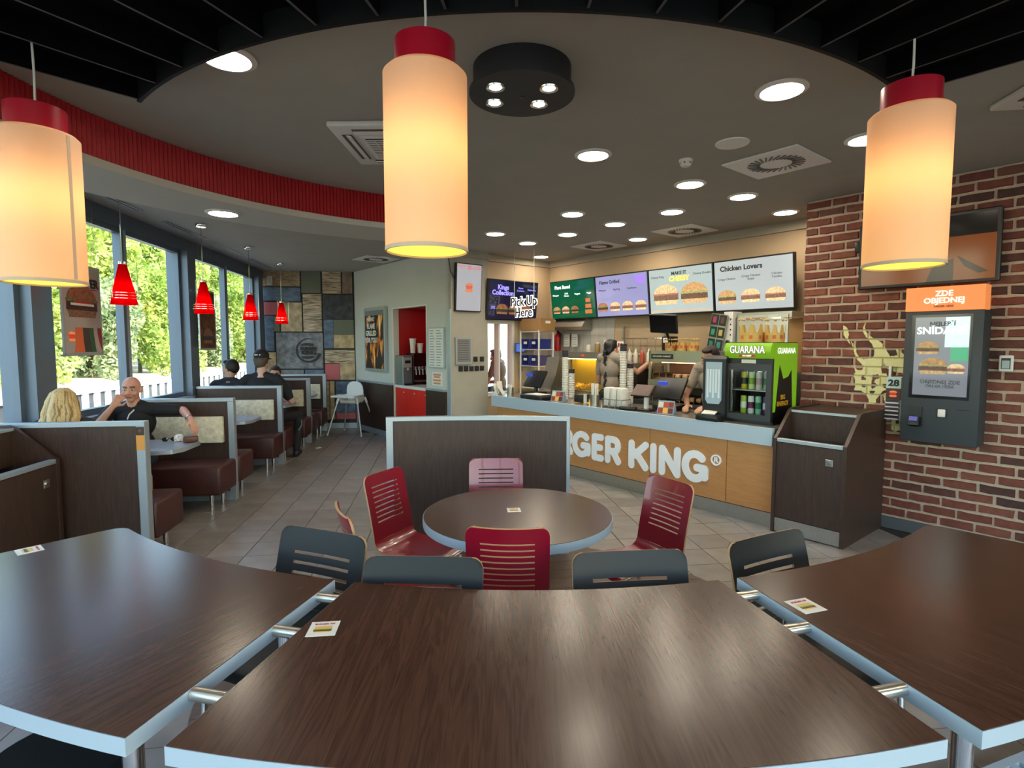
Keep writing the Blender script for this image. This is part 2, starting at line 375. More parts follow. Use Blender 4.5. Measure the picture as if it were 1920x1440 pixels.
for zx0, zy0, zx1, zy1, k_ in [(45,55,510,265,'brown'),(525,60,775,345,'green'),(795,65,1035,345,'ledge'),(1050,70,1180,345,'pink'),(45,280,515,440,'blue'),(50,455,240,610,'red'),(255,460,525,805,'tan'),(540,355,780,805,'ledge'),(795,360,1190,655,'black'),
        (52,620,165,1040,'blue'),(165,620,240,805,'green'),(190,820,785,1255,'grey'),(800,660,925,1005,'blue'),(925,660,1190,842,'green'),(925,842,1190,1005,'tan'),(805,1030,1195,1190,'ledge'),(805,1195,1000,1395,'red'),(1000,1190,1195,1395,'tan'),
        (60,1055,180,1395,'tan'),(190,1270,530,1395,'grey'),(545,1270,790,1395,'blue'),(50,1410,850,1880,'brown'),(860,1410,920,1880,'tan'),(935,1415,1195,1800,'blue'),(935,1800,1195,1880,'red')]:
    B().b2((wx(zx0), -.03, wz(zy1)), (wx(zx1), .005, wz(zy0)), bev=.006, seg=1).done('stone_panel', ST[k_], we, 0)
bb('baseboard', m_alu, (-3.3, -.02, 0), (-1.66, .0, .1), we)
# engraved crest on the grey panel
crest = thing('crest', '', '', (0, 0, 0)); del crest['label']; del crest['category']; crest.parent = we
cx, cz = wx(600), wz(1035); m_crest = mat('dark_crest', '#151618', .6)
def ringseg(b, r0, r1, s, e, n=30, y0=-.045, y1=-.03, th=None):
    o_ = [(cx + r0 * math.cos(R(s + (e - s) * i / n)), cz + r0 * math.sin(R(s + (e - s) * i / n))) for i in range(n + 1)]
    def rr(t): return r0 - (r0 - r1) * (th(t) if th else 1)
    i_ = [(cx + rr(i / n) * math.cos(R(s + (e - s) * i / n)), cz + rr(i / n) * math.sin(R(s + (e - s) * i / n))) for i in range(n, -1, -1)]
    b.front(o_ + i_, y0, y1)
b = B(); ringseg(b, .235, .19, 70, 345, th=lambda t: .25 + .9 * t); b.done('crescent', m_crest, crest, 0)
for nm, zc, w, sgn in (('bun_top', cz + .092, .125, 1), ('bun_bottom', cz - .105, .125, -1)):
    p_ = [(cx - .02 + w * math.cos(R(a)), zc + .055 * math.sin(R(a)) * sgn) for a in range(0, 181, 15)]
    B().front(p_, -.045, -.03).done(nm, m_crest, crest, 0)
text('lettering', 'BURGER', m_crest, crest, (cx, -.05, cz + .04), .082, .02, bold=.02)
text('lettering', 'KING', m_crest, crest, (cx + .005, -.05, cz - .04), .115, .02, bold=.02)

# ---- wall with the drinks niche (K frame, plane y = 4.4)
wn_ = thing('wall_niche', 'pale wall with a red drinks niche and dark wainscot', 'wall', (0, 0, 0), KZ); struct(wn_); del wn_['category']
NX0, NX1, NZ = -8.66, -7.55, 2.235
bb('wall_panel', m_wall, (-10.3, 4.4, 0), (NX0, 4.5, CE), wn_); bb('wall_panel', m_wall, (NX1, 4.4, 0), (-6.86, 4.5, CE), wn_); bb('wall_panel', m_wall, (NX0, 4.4, NZ), (NX1, 4.5, CE), wn_)
m_nred = mat('niche_red', '#a3060b', .5)
bb('niche_lining', m_nred, (NX0 - .1, 5.1, 0), (NX1 + .5, 5.15, NZ + .1), wn_); bb('niche_lining', m_nred, (NX0 - .1, 4.5, 0), (NX0, 5.1, NZ), wn_)
bb('niche_lining', m_nred, (NX1 + .45, 4.5, 0), (NX1 + .5, 5.1, NZ), wn_); bb('niche_lining', m_nred, (NX0, 4.5, NZ), (NX1 + .45, 5.1, NZ + .05), wn_)
bb('wainscot', m_dwood, (-10.1, 4.36, .1), (NX0 - .01, 4.4, .93), wn_); bb('wainscot', m_dwood, (NX1 + .02, 4.36, .1), (-6.97, 4.4, .93), wn_)
bb('wainscot_rail', m_alu, (-10.1, 4.35, .93), (NX0 - .01, 4.4, .96), wn_); bb('wainscot_rail', m_alu, (NX1 + .02, 4.35, .93), (-6.97, 4.4, .96), wn_)
bb('baseboard', m_alu, (-10.1, 4.355, 0), (NX0 - .01, 4.4, .1), wn_)
bb('corner_guard', m_fr2, (-6.93, 4.385, 0), (-6.85, 4.4, 2.15), wn_)
b = B(); b.b2((NX0 - .02, 4.39, 0), (NX0, 4.4, NZ + .02)); b.b2((NX1, 4.39, 0), (NX1 + .015, 4.4, NZ + .02)); b.b2((NX0, 4.39, NZ), (NX1, 4.4, NZ + .02)); b.done('niche_trim', m_white, wn_, 0)
b = B().cyl((0, 0, 0), .09, .012, 20); b.done('niche_downlight', emis('niche_light', '#fff4e0', 6), wn_, 35, loc=(-8.0, 4.8, NZ - .013))
# ---- pier beside the counter
pier = thing('wall_pier', 'grey pier at the end of the counter', 'wall', (0, 0, 0), KZ); struct(pier); del pier['category']
bb('pier_body', m_wallg, (-7.0, 4.4, 0), (-6.85, 5.07, CE), pier)
# ---- kitchen walls
kw = thing('wall_kitchen', 'beige kitchen walls behind the counter', 'wall', (0, 0, 0), KZ); struct(kw); del kw['category']
kx = -6.95
bb('wall_panel', m_beige, (kx - .12, 5.07, 2.02), (kx, 6.45, CE), kw); bb('wall_panel', m_beige, (kx - .12, 5.66, 0), (kx, 6.45, 2.02), kw); bb('wall_panel', m_beige, (kx - .12, 5.07, 0), (kx, 5.66, .82), kw)
bb('wall_panel', m_beige, (kx, 6.45, 0), (-1.0, 6.57, CE), kw); bb('wall_panel', m_beige, (-1.1, 5.95, 0), (-1.0, 6.45, CE), kw)
m_crown = mat('crown_paint', '#a99f8d', .8)
bb('crown', m_crown, (kx, 6.42, CE - .1), (-1.1, 6.45, CE), kw); bb('crown', m_crown, (kx, 5.07, CE - .1), (kx + .03, 6.42, CE), kw); bb('crown', m_wallg, (-6.85, 4.4, CE - .1), (-6.83, 5.07, CE), pier)
m_wtile = mat('kitchen_tile', '#b9b2aa', .3, noise=(3, .06))
for i in range(9):          # tiled splash area left of the fry station
    for j in range(4): bb('wall_tile', m_wtile, (kx + .01 + i * .16, 6.435, 1.0 + j * .26), (kx + .01 + i * .16 + .155, 6.45, 1.0 + j * .26 + .255), kw, smooth=0)
for i in range(4):
    for j in range(4): bb('wall_tile', m_wtile, (kx, 5.78 + i * .16, 1.0 + j * .26), (kx + .012, 5.78 + i * .16 + .155, 1.0 + j * .26 + .255), kw, smooth=0)
# drive-through window
w = thing('window_%d' % (wi + 10), '', '', (0, 0, 0), KZ); del w['label']; del w['category']; struct(w)
for a, b in (((5.07, .82), (5.12, 2.02)), ((5.61, .82), (5.66, 2.02)), ((5.12, .82), (5.61, .88)), ((5.12, 1.96), (5.61, 2.02)), ((5.34, .88), (5.37, 1.96))): bb('window_frame', m_white, (kx - .1, a[0], a[1]), (kx + .02, b[0], b[1]), w)
bb('pane', m_glass, (kx - .06, 5.12, .88), (kx - .052, 5.61, 1.96), w)

# ---- brick wall on the right (K frame, face at y = 5.7)
BN = 5.7; BXL = -2.46
m_mortar = mat('mortar', '#bfa892', .9, noise=(40, .12), bump=(60, .4))
br = thing('wall_right', 'red brick wall with pale mortar joints', 'wall', (0, 0, 0), KZ); struct(br); del br['category']
bb('mortar_bed', m_mortar, (BXL + .01, BN, 0), (6.4, BN + .25, CE), br, smooth=0)
bb('baseboard', mat('grey_baseboard', '#565a5d', .5), (BXL + .02, BN - .03, 0), (6.3, BN - .001, .1), br, smooth=0)
def brick_mat():
    m = bpy.data.materials.new('brick'); m.use_nodes = True; nt = m.node_tree; b = nt.nodes['Principled BSDF']; L = nt.links
    oi = nt.nodes.new('ShaderNodeObjectInfo'); rp = nt.nodes.new('ShaderNodeValToRGB'); e = rp.color_ramp.elements
    cs = ['#402a26', '#5b3329', '#6c392d', '#743f31', '#7d4838', '#6a4236']
    e[0].position = 0; e[0].color = (*lin(cs[0]), 1); e[1].position = 1; e[1].color = (*lin(cs[-1]), 1)
    for i, c in enumerate(cs[1:-1]): x = e.new((.16, .32, .55, .8)[i]); x.color = (*lin(c), 1)
    L.new(oi.outputs['Random'], rp.inputs[0])
    tc = nt.nodes.new('ShaderNodeTexCoord'); n = nt.nodes.new('ShaderNodeTexNoise'); n.inputs['Scale'].default_value = 22; n.inputs['Detail'].default_value = 5
    va = nt.nodes.new('ShaderNodeVectorMath'); va.operation = 'MULTIPLY_ADD'; L.new(oi.outputs['Location'], va.inputs[0]); va.inputs[1].default_value = (7, 7, 7); L.new(tc.outputs['Object'], va.inputs[2]); L.new(va.outputs[0], n.inputs['Vector'])
    mx = nt.nodes.new('ShaderNodeMix'); mx.data_type = 'RGBA'; mx.blend_type = 'OVERLAY'; mx.inputs[0].default_value = .55
    L.new(rp.outputs[0], mx.inputs[6]); L.new(n.outputs[0], mx.inputs[7]); L.new(mx.outputs[2], b.inputs['Base Color']); b.inputs['Roughness'].default_value = .8
    bp = nt.nodes.new('ShaderNodeBump'); bp.inputs['Strength'].default_value = .5; bp.inputs['Distance'].default_value = .006; L.new(n.outputs[0], bp.inputs['Height']); L.new(bp.outputs[0], b.inputs['Normal'])
    return m
m_brick = brick_mat()
BP, BC = .236, .083; BL, BH, BD = .216, .062, .016
def brick_mesh(l, seed):
    r_ = random.Random(seed); b = B()
    pts = []
    for (x, z) in ((-l/2, -BH/2), (-l/6, -BH/2), (l/6, -BH/2), (l/2, -BH/2), (l/2, BH/2), (l/6, BH/2), (-l/6, BH/2), (-l/2, BH/2)): pts.append((x + r_.uniform(-.004, .004), z + r_.uniform(-.004, .004)))
    vs = [(b.bm.verts.new((x, 0, z)), b.bm.verts.new((x * .985, -BD + .005, z * .96)), b.bm.verts.new((x * .96, -BD + r_.uniform(-.002, .002), z * .85))) for x, z in pts]
    for i in range(8):
        a, c = vs[i], vs[(i + 1) % 8]
        for k in (0, 1): b.bm.faces.new((a[k], c[k], c[k + 1], a[k + 1]))
    b.bm.faces.new([v[2] for v in vs])
    bmesh.ops.recalc_face_normals(b.bm, faces=b.bm.faces[:]); me = bpy.data.meshes.new('brick'); b.bm.to_mesh(me); b.bm.free()
    me.materials.append(m_brick); me.polygons.foreach_set('use_smooth', [True] * len(me.polygons)); me.set_sharp_from_angle(angle=R(40)); return me
BV = [brick_mesh(BL, i) for i in range(7)]; BHALF = [brick_mesh(BL / 2 - .006, 20 + i) for i in range(3)]
def brick_cells():
    nrow = int(CE / BC)
    for j in range(nrow):
        z = .11 + j * BC + BC / 2
        if z > CE - .03: break
        off = (BP / 2 if j % 2 else 0) + random.uniform(-.012, .012)
        x = BXL + off
        if j % 2: yield (BXL + BP / 4 - .004, z, True, j)
        i = 0
        while x + BP < 6.3:
            yield (x + BP / 2, z, False, j); x += BP; i += 1
BRK = list(brick_cells())
def brick_seen(x, z):
    q = project(K(x, BN, z)); return q is not None and q[0] < 1935 and -10 < q[1] < 1020
order = sorted(BRK, key=lambda c: (not brick_seen(c[0], c[1]), -c[0]))
rb = B(); k = 0
for x, z, half, j in order:
    me = random.choice(BHALF if half else BV)
    if k < 300:
        o = bpy.data.objects.new('brick', me); COL.objects.link(o); o.parent = br; o.location = (x, BN, z); k += 1
    else: rb.mesh(me, Matrix.Translation((x, BN, z)))
for j in range(36):          # return bricks at the free end of the wall
    z = .11 + j * BC + BC / 2
    if z < CE - .03: rb.mesh(BV[j % 7], Matrix.Translation((BXL + .012, BN + .125, z)) @ Matrix.Rotation(R(-90), 4, 'Z'))
o = rb.done('brick_rest', m_brick, br, 40); o['kind'] = 'stuff'
# ================================================================== CEILING FITTINGS
m_lit = emis('downlight_lens', '#fff0d8', 34)
def downlight(x, y, label, z=CE, r=.105, group='round ceiling downlights'):
    t = thing('ceiling_downlight', label, 'downlight', (x, y, z), 0, group)
    B().lathe([(r, 0), (r + .03, 0), (r + .03, -.006), (r + .004, -.014), (r, -.008)], 28, close=True).done('trim', m_white, t)
    B().cyl((0, 0, -.007), r, .006, 28).done('lens', m_lit, t); return t
for i, c in enumerate((1.465, 2.815, 4.229, 5.579)):
    p = K(-c, 4.25); downlight(p.x, p.y, ('lit round downlight partly behind the right lampshade', 'lit round downlight just ahead of the smoke detector, toward the counter', 'lit round downlight in the near counter row, third from the brick wall', 'lit round downlight in the near counter row, closest to the grey pier')[i])
for i, c in enumerate((2.733, 3.506, 4.272, 5.04, 5.809)):
    p = K(-c, 4.98); downlight(p.x, p.y, 'lit round downlight in the middle counter row, %s from the brick wall' % ('first', 'second', 'third', 'fourth', 'fifth')[i])
for i, c in enumerate((2.773, 4.685, 6.581)):
    p = K(-c, 5.92); downlight(p.x, p.y, 'lit round downlight over the kitchen side, %s' % ('beside the brick wall end', 'between the two far air diffusers', 'in the far corner by the pick up sign')[i])
downlight(1.46, 3.096, 'large lit downlight right of the black drum, nearest the right lampshade'); downlight(.59, 4.128, 'lit downlight just beyond the black drum light')
downlight(-1.371, 2.76, 'large lit downlight touching the black raft edge at upper left'); downlight(-2.065, 8.956, 'small lit downlight in front of the niche wall')
downlight(-2.36, 4.60, 'lit downlight set in the pale ring below the red ribbed band', z=2.715)
# further downlights of the same scheme over the seats behind the viewer
for i, (x, y) in enumerate(((3.2, 1.0), (-2.3, .3), (1.0, -.6))): downlight(x, y, 'lit downlight in the ceiling behind the viewer, %s' % ('on the right', 'on the left', 'in the middle')[i])

# black drum with four spots over the round table
t = thing('drum_light', 'black drum ceiling light with four lit spots above the round table', 'ceiling light', (.05, 2.87, CE))
m_drum = mat('drum_black', '#16171a', .55)
B().lathe([(0, 0), (.245, 0), (.245, -.11), (0, -.11)], 48).done('drum', m_drum, t)
B().lathe([(.245, -.11), (.264, -.11), (.264, -.128), (0, -.128)], 48).done('bottom_plate', m_drum, t)
for dx, dy in ((-.13, -.09), (.13, -.08), (-.14, .085), (.09, .1)):
    s = B().lathe([(.036, -.128), (.048, -.128), (.046, -.134), (.034, -.132)], 20, (dx, dy, 0), close=True).done('spot', m_chrome, t)
    B().cyl((dx, dy, -.131), .03, .003, 16).done('lens', emis('spot_lens', '#fff6e6', 20), s)
B().cyl((.0, .02, -.131), .012, .003, 12).done('plug', m_black, t)

# square swirl diffusers
def diffuser(n, c, label):
    p = K(-c, n); t = thing('air_diffuser', label, 'air vent', (p.x, p.y, CE - .001), KZ, 'square swirl air diffusers')
    B().box((0, 0, -.006), (.57, .57, .012), bev=.004, seg=1).done('plate', m_white, t)
    for i in range(28):
        a = 2 * math.pi * i / 28
        B().box((.155 * math.cos(a) , .155 * math.sin(a), -.0135), (.095, .013, .004), rz=a + .45).done('slot', m_black, t, 0)
diffuser(4.26, 2.08, 'square swirl air diffuser nearest the brick wall'); diffuser(5.92, 3.98, 'square swirl air diffuser above the bright menu screens'); diffuser(5.9, 5.35, 'square swirl air diffuser above the green menu screen')
p = K(-8.55, 3.85); t = diffuser(4.0, 8.45, 'square air diffuser before the niche wall, half behind the middle lampshade')
# ceiling speaker, smoke detector
t = thing('ceiling_speaker', 'flat white round ceiling speaker beside the diffuser', 'speaker', (1.509, 3.892, CE)); B().lathe([(0, -.012), (.075, -.012), (.1, -.008), (.104, 0)], 28).done('grille', m_white, t); B().lathe([(.104, 0), (.112, 0), (.11, -.008), (.1, -.008)], 28, close=True).done('rim', m_white, t)
t = thing('smoke_detector', 'small white smoke detector on the ceiling', 'smoke detector', (1.30, 4.24, CE)); B().lathe([(.05, 0), (.05, -.018), (0, -.018)], 20).done('base', m_white, t); B().lathe([(.042, -.018), (.042, -.035), (.03, -.05), (0, -.05)], 20).done('sensor', m_white, t)
for i in range(6): a = i * 1.05; B().box((.041 * math.cos(a), .041 * math.sin(a), -.028), (.004, .012, .008), rz=a).done('sensor_slot', m_black, t, 0)
# ceiling air-conditioning cassettes
m_cass = mat('cassette_white', '#cfcdc6', .5)
def cassette(x, y, rz, label, flap=False):
    t = thing('ceiling_air_conditioner', label, 'air conditioner', (x, y, CE), rz)
    b = B(); w = .36
    b.box((0, 0, -.018), (.74, .74, .036), bev=.012); b.done('frame', m_cass, t)
    B().box((0, 0, -.04), (.42, .42, .012), bev=.004, seg=1).done('grille_frame', m_cass, t)
    B().box((0, 0, -.0475), (.36, .36, .004)).done('grille_back', m_black, t, 0)
    for i in range(11): B().box((0, -.165 + i * .033, -.051), (.36, .009, .006)).done('grille_bar', m_cass, t, 0)
    for i in range(3): B().box((-.12 + i * .12, 0, -.0545), (.007, .36, .004)).done('grille_rib', m_cass, t, 0)
    for a in range(4):
        M_ = Matrix.Rotation(a * math.pi / 2, 4, 'Z'); c = M_ @ Vector((0, .285, -.037))
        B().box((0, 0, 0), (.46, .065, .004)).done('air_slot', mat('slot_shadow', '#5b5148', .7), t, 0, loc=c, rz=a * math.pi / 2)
        c = M_ @ Vector((0, .275, -.043)); B().box((0, 0, 0), (.45, .032, .008), rx=.3).done('louvre', m_cass, t, 0, loc=c, rz=a * math.pi / 2)
    if flap: B().box((.08, .42, -.06), (.3, .2, .014), rx=-.25, bev=.004, seg=1).done('open_flap', m_cass, t)
cassette(-.77, 3.87, R(-1), 'white ceiling air-conditioning cassette left of the middle lampshade', True)
cassette(3.07, 2.88, R(-8), 'white ceiling air-conditioning unit at the right picture edge by the brick wall')
# linear slots in the ceiling along the window wall
for i, (y0, y1) in enumerate(((5.37, 6.25), (6.7, 7.78), (8.09, 9.09), (9.53, 10.6))):
    x0 = -3.07
    t = thing('linear_air_slot', 'narrow double slot air vent in the ceiling by the windows, %s from the viewer' % ('first', 'second', 'third', 'fourth')[i], 'air vent', T(x0, (y0 + y1) / 2, CE), TZ, 'linear ceiling slots')
    B().box((0, 0, -.003), (.09, y1 - y0, .006)).done('frame', m_soff, t, 0)
    for dx in (-.022, .022): B().box((dx, 0, -.0075), (.018, y1 - y0 - .02, .004)).done('slot', m_black, t, 0)

# ---- big drum pendants over the curved tables
m_shade = shade_mat('cream_lampshade', '#f2e3d2', .58); m_hem = mat('shade_hem', '#cdb9a4', .8)
m_cap = mat('red_lamp_cap', '#a3102c', .3); m_cord = mat('white_cord', '#d9dcd6', .5); m_glow = mat('yellow_glow_disc', '#f0d878', .6, emit='#ffdf55', es=.55); m_bulb = emis('warm_bulb', '#ffc47a', 17)
def pendant(x, y, zb, label, h=.632, seam=R(80)):
    t = thing('pendant_lamp', label, 'pendant lamp', (x, y, 0), 0, 'large cream drum pendants'); r = .15; zt = zb + h
    B().lathe([(r, zb), (r, zt - .012), (r - .012, zt), (.1, zt), (.1, zt - .003), (r - .012, zt - .003), (r - .003, zt - .014), (r - .003, zb)], 56, close=True).done('shade', m_shade, t)
    B().lathe([(r + .0012, zb - .001), (r + .0012, zb + .012), (r - .004, zb + .012), (r - .004, zb - .001)], 56, close=True).done('hem', m_hem, t)
    B().box((r * math.cos(seam), r * math.sin(seam), (zb + zt) / 2), (.003, .014, h - .03), rz=seam).done('seam', m_hem, t, 0)
    B().lathe([(.108, zt - .03), (.108, zt + .105), (.1, zt + .108), (.1, zt + .1), (.003, zt + .1), (.003, zt + .095), (.1, zt + .095), (.1, zt - .03)], 40, close=True).done('red_cap', m_cap, t)
    B().tube([(0, 0, zt + .09), (.004, 0, 2.8), (0, 0, CE - .02)], .0045, 8).done('cord', m_cord, t)
    B().ball((0, 0, zb + .36), .042, 14).done('bulb', m_bulb, t); B().cyl((0, 0, zb + .006), r - .006, .004, 48).done('diffuser', m_glow, t)  # diffuser: added glowing disc for the lit inside of the open shade
    B().cyl((0, 0, zb + .39), .02, zt - zb - .3, 12).done('bulb_holder', m_black, t)
    b = B(); b.tube([(-.1, 0, zt - .01), (.1, 0, zt - .01)], .003, 6); b.tube([(0, -.1, zt - .01), (0, .1, zt - .01)], .003, 6); b.done('spider', m_chrome, t)
pendant(-.312, 2.06, 1.985, 'cream drum pendant lamp with red cap, in the middle and nearest')
pendant(-2.03, 2.43, 1.91, 'cream drum pendant lamp with red cap, at the left edge before the windows', seam=R(-8))
pendant(1.655, 2.37, 1.975, 'cream drum pendant lamp with red cap, on the right before the brick wall')

# ---- red glass cone pendants over the booths
m_rg = shade_mat('red_glass', '#e00010', .6); m_rb = emis('red_lamp_bulb', '#ff7a5a', 20)
def cone_lamp(x, y, zb, label):
    t = thing('cone_pendant', label, 'pendant lamp', (x, y, 0), 0, 'red glass cone pendants over the booths'); zt = zb + .36
    B().lathe([(.105, zb), (.085, zb + .12), (.032, zt), (.028, zt), (.081, zb + .12), (.101, zb)], 28, close=True).done('glass_shade', m_rg, t)
    B().lathe([(0, zt), (.034, zt), (.034, zt + .02), (.008, zt + .03), (0, zt + .03)], 18).done('cap', m_chrome, t)
    for i, z in enumerate((zb + .05, zb + .075, zb + .1)):
        B().lathe([(.112 - i * .004, z), (.115 - i * .004, z), (.115 - i * .004, z + .004), (.112 - i * .004, z + .004)], 28, close=True).done('wire_hoop', m_chrome, t)
    for a in (.3, .3 + math.pi * .67, .3 + math.pi * 1.33):
        c, s = math.cos(a), math.sin(a); B().tube([(0, 0, zt + .022), (.11 * c, .11 * s, zt + .02), (.112 * c, .112 * s, zb + .05)], .0028, 6).done('stay', m_chrome, t)
    B().tube([(0, 0, zt + .02), (0, 0, CE - .02)], .005, 8).done('rod', m_chrome, t)
    B().lathe([(0, CE - .035), (.05, CE - .035), (.06, CE - .02), (.06, CE)], 24).done('ceiling_rose', m_chrome, t)
    B().ball((0, 0, zb + .1), .03, 12).done('bulb', m_rb, t)
for (px_, Y_, yb), nm in zip(((239, 5.05, 571), (387, 6.47, 588), (473, 7.98, 600), (531, 9.6, 607)), ('nearest of the four by the window', 'second of the four, before the dark poster', 'third of the four, at the corner post', 'farthest of the four, before the stone panels')):
    x_ = (px_ - 960) / 1035 * Y_ * 1.0; zb_ = EYE - math.tan(math.atan((yb - 720) / 1035) + R(4.2)) * Y_
    cone_lamp(x_, Y_, zb_, 'red glass cone pendant, ' + nm)
# ================================================================== OUTSIDE
m_pave = mat('pale_paving', '#8f8c84', .9, noise=(1.2, .12)); m_soil = mat('pale_rubble', '#a39a88', .95, noise=(5, .35), bump=(8, 1.))
g = struct(B().prism([(-70, -50), (60, -50), (60, 70), (-70, 70)], -.35, -.14).done('floor_outside', m_pave, None, 0))
bank = struct(B().side([(-9.3, -.14), (-9.1, .3), (-9.9, .62), (-30, 1.0), (-30, -.14)], -30, 60).done('embankment', m_soil, None, 0))
bank.rotation_euler = (0, 0, TZ); bank.data.transform(Matrix(((0, 1, 0, 0), (1, 0, 0, 0), (0, 0, 1, 0), (0, 0, 0, 1)))); bank.data.flip_normals()
def leaf_mat(name, c1, c2):
    m = bpy.data.materials.new(name); m.use_nodes = True; nt = m.node_tree; nt.nodes.clear(); L = nt.links
    tc = nt.nodes.new('ShaderNodeTexCoord'); n = nt.nodes.new('ShaderNodeTexNoise'); n.inputs['Scale'].default_value = 2.2; n.inputs['Detail'].default_value = 6; L.new(tc.outputs['Object'], n.inputs['Vector'])
    cr = nt.nodes.new('ShaderNodeMapRange'); cr.inputs[1].default_value = .35; cr.inputs[2].default_value = .65; L.new(n.outputs[0], cr.inputs[0])
    mx = nt.nodes.new('ShaderNodeMix'); mx.data_type = 'RGBA'; mx.inputs[6].default_value = (*lin(c1), 1); mx.inputs[7].default_value = (*lin(c2), 1); L.new(cr.outputs[0], mx.inputs[0])
    d = nt.nodes.new('ShaderNodeBsdfDiffuse'); t = nt.nodes.new('ShaderNodeBsdfTranslucent'); s = nt.nodes.new('ShaderNodeMixShader'); s.inputs[0].default_value = .4
    L.new(mx.outputs[2], d.inputs[0]); L.new(mx.outputs[2], t.inputs[0]); o = nt.nodes.new('ShaderNodeOutputMaterial')
    L.new(d.outputs[0], s.inputs[1]); L.new(t.outputs[0], s.inputs[2]); L.new(s.outputs[0], o.inputs[0]); return m
LM = [leaf_mat('leaf_green', '#6f8a38', '#bcc970'), leaf_mat('leaf_yellow_green', '#8da548', '#d5da8c'), leaf_mat('leaf_grey_green', '#738860', '#c4c99a')]
m_bark = mat('bark', '#4d4032', .9)
def foliage(seed, rx, ry, z0, z1, n, size):
    rg = np.random.default_rng(seed)
    nb_ = 26; cc = rg.uniform(-1, 1, (nb_, 3)) * [rx * .8, ry * .7, (z1 - z0) * .45] + [0, 0, (z0 + z1) / 2]
    i = rg.integers(0, nb_, n); d = rg.normal(size=(n, 3)); d /= np.linalg.norm(d, axis=1)[:, None]
    p = cc[i] + d * (rg.uniform(.55, 1, n) ** .5)[:, None] * [rx * .42, ry * .42, (z1 - z0) * .19]
    u = rg.normal(size=(n, 3)); u /= np.linalg.norm(u, axis=1)[:, None]; w = np.cross(u, rg.normal(size=(n, 3))); w /= np.linalg.norm(w, axis=1)[:, None]
    s = size * rg.uniform(.6, 1.3, n)[:, None]
    v = np.stack([p - u * s, p + w * s * .5, p + u * s, p - w * s * .5], 1).reshape(-1, 3)
    me = bpy.data.meshes.new('foliage'); me.vertices.add(4 * n); me.vertices.foreach_set('co', v.ravel()); me.loops.add(4 * n); me.loops.foreach_set('vertex_index', np.arange(4 * n))
    me.polygons.add(n); me.polygons.foreach_set('loop_start', np.arange(0, 4 * n, 4)); me.polygons.foreach_set('loop_total', np.full(n, 4)); me.update(); return me
FOL = [foliage(1, 1.05, 1.05, .1, 3.6, 10000, .085), foliage(2, 1.0, 1.05, .0, 4.4, 12000, .08), foliage(3, 1.08, 1.05, .1, 3.0, 9000, .08)]
for i, me in enumerate(FOL): me.materials.append(LM[i])
def plant(x, y, k, s, label, z=.28, tall=False):
    t = thing('hedge_tree' if tall else 'hedge_shrub', label, 'tree' if tall else 'shrub', T(x, y, z), TZ + random.choice((0, 1, 2, 3)) * math.pi / 2, 'greenery outside the windows')
    o = bpy.data.objects.new('foliage', FOL[k]); COL.objects.link(o); o.parent = t; o.scale = (s, s, s)
    B().tube([(0, 0, -.2), (.05, .03, 1.2 * s), (-.04, .1, 2.4 * s)], [.07, .05, .025], 6).done('stem', m_bark, t); return t
spots = [(-10.5, 5.2, 0, 1.), (-10.5, 7.8, 1, 1.), (-10.5, 10.4, 2, 1.05), (-10.5, 13.0, 0, 1.03), (-10.5, 15.6, 1, 1.), (-10.5, 18.2, 2, 1.08), (-10.5, 20.8, 0, 1.05), (-10.5, 23.4, 1, 1.03), (-10.5, 26.0, 2, 1.08), (-10.5, 28.6, 0, 1.05), (-10.5, 31.2, 1, 1.05)]
ordn = 'first second third fourth fifth sixth seventh eighth ninth tenth eleventh'.split()
for i, (x, y, k, s) in enumerate(spots): plant(x, y, k, s, '%s sunlit shrub outside, %s along the hedge from the left' % (('yellow-green', 'bright green', 'grey-green')[k], ordn[i]))
for i, (x, y, k, s) in enumerate([(-13.9, 7, 1, 1.6), (-13.9, 11.2, 0, 1.65), (-13.9, 15.3, 1, 1.55), (-13.9, 19.5, 0, 1.65), (-13.9, 23.7, 1, 1.5), (-13.9, 28, 0, 1.65), (-13.9, 32.3, 1, 1.55), (-13.9, 36.5, 0, 1.6), (-13.9, 40.7, 1, 1.6)]):
    plant(x, y, k, s, '%s leafy tree rising behind the hedge, %s from the left' % (('loose', 'tall')[k], ordn[i]), z=.7, tall=True)
# low white paling fence along the drive
m_pale = mat('white_paling', '#dcdad2', .7)
t = thing('paling_fence', 'low white paling fence with dark gaps outside the windows', 'fence', T(-7.6, 0, -.14), TZ)
for i in range(60): y = 7.5 + i * .41; B().box((0, y, .4), (.03, .2, .8)).done('pale', m_pale, t, 0)
for z in (.12, .76): bb('rail', m_pale, (.02, 7.2, z - .04), (.05, 32, z + .04), t, smooth=0)
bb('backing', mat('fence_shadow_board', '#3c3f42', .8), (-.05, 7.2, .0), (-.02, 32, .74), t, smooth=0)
# ================================================================== FURNITURE
def hubpt(r, a): return Vector((r * math.sin(R(a)), -r * math.cos(R(a)), 0))
def fillet(poly, idx, rad, n=8):
    out = []
    for i, p in enumerate(poly):
        if i not in idx: out.append(p); continue
        p = Vector(p[:2]); a = Vector(poly[i - 1][:2]); c = Vector(poly[(i + 1) % len(poly)][:2])
        # follow the outline back to a point at the fillet distance
        d0 = (a - p).normalized(); d1 = (c - p).normalized(); s = p + d0 * rad; e = p + d1 * rad
        for k in range(n + 1):
            t = k / n; out.append(tuple((1 - t) ** 2 * s + 2 * t * (1 - t) * p + t * t * e))
    return out
m_card = mat('white_card', '#dedbd2', .5); m_sred = mat('print_red', '#b3202a', .5); m_sbrown = mat('print_brown', '#5b3320', .5); m_sgreen = mat('print_green', '#6f8a3a', .5); m_syel = mat('print_yellow', '#d7b35a', .5)
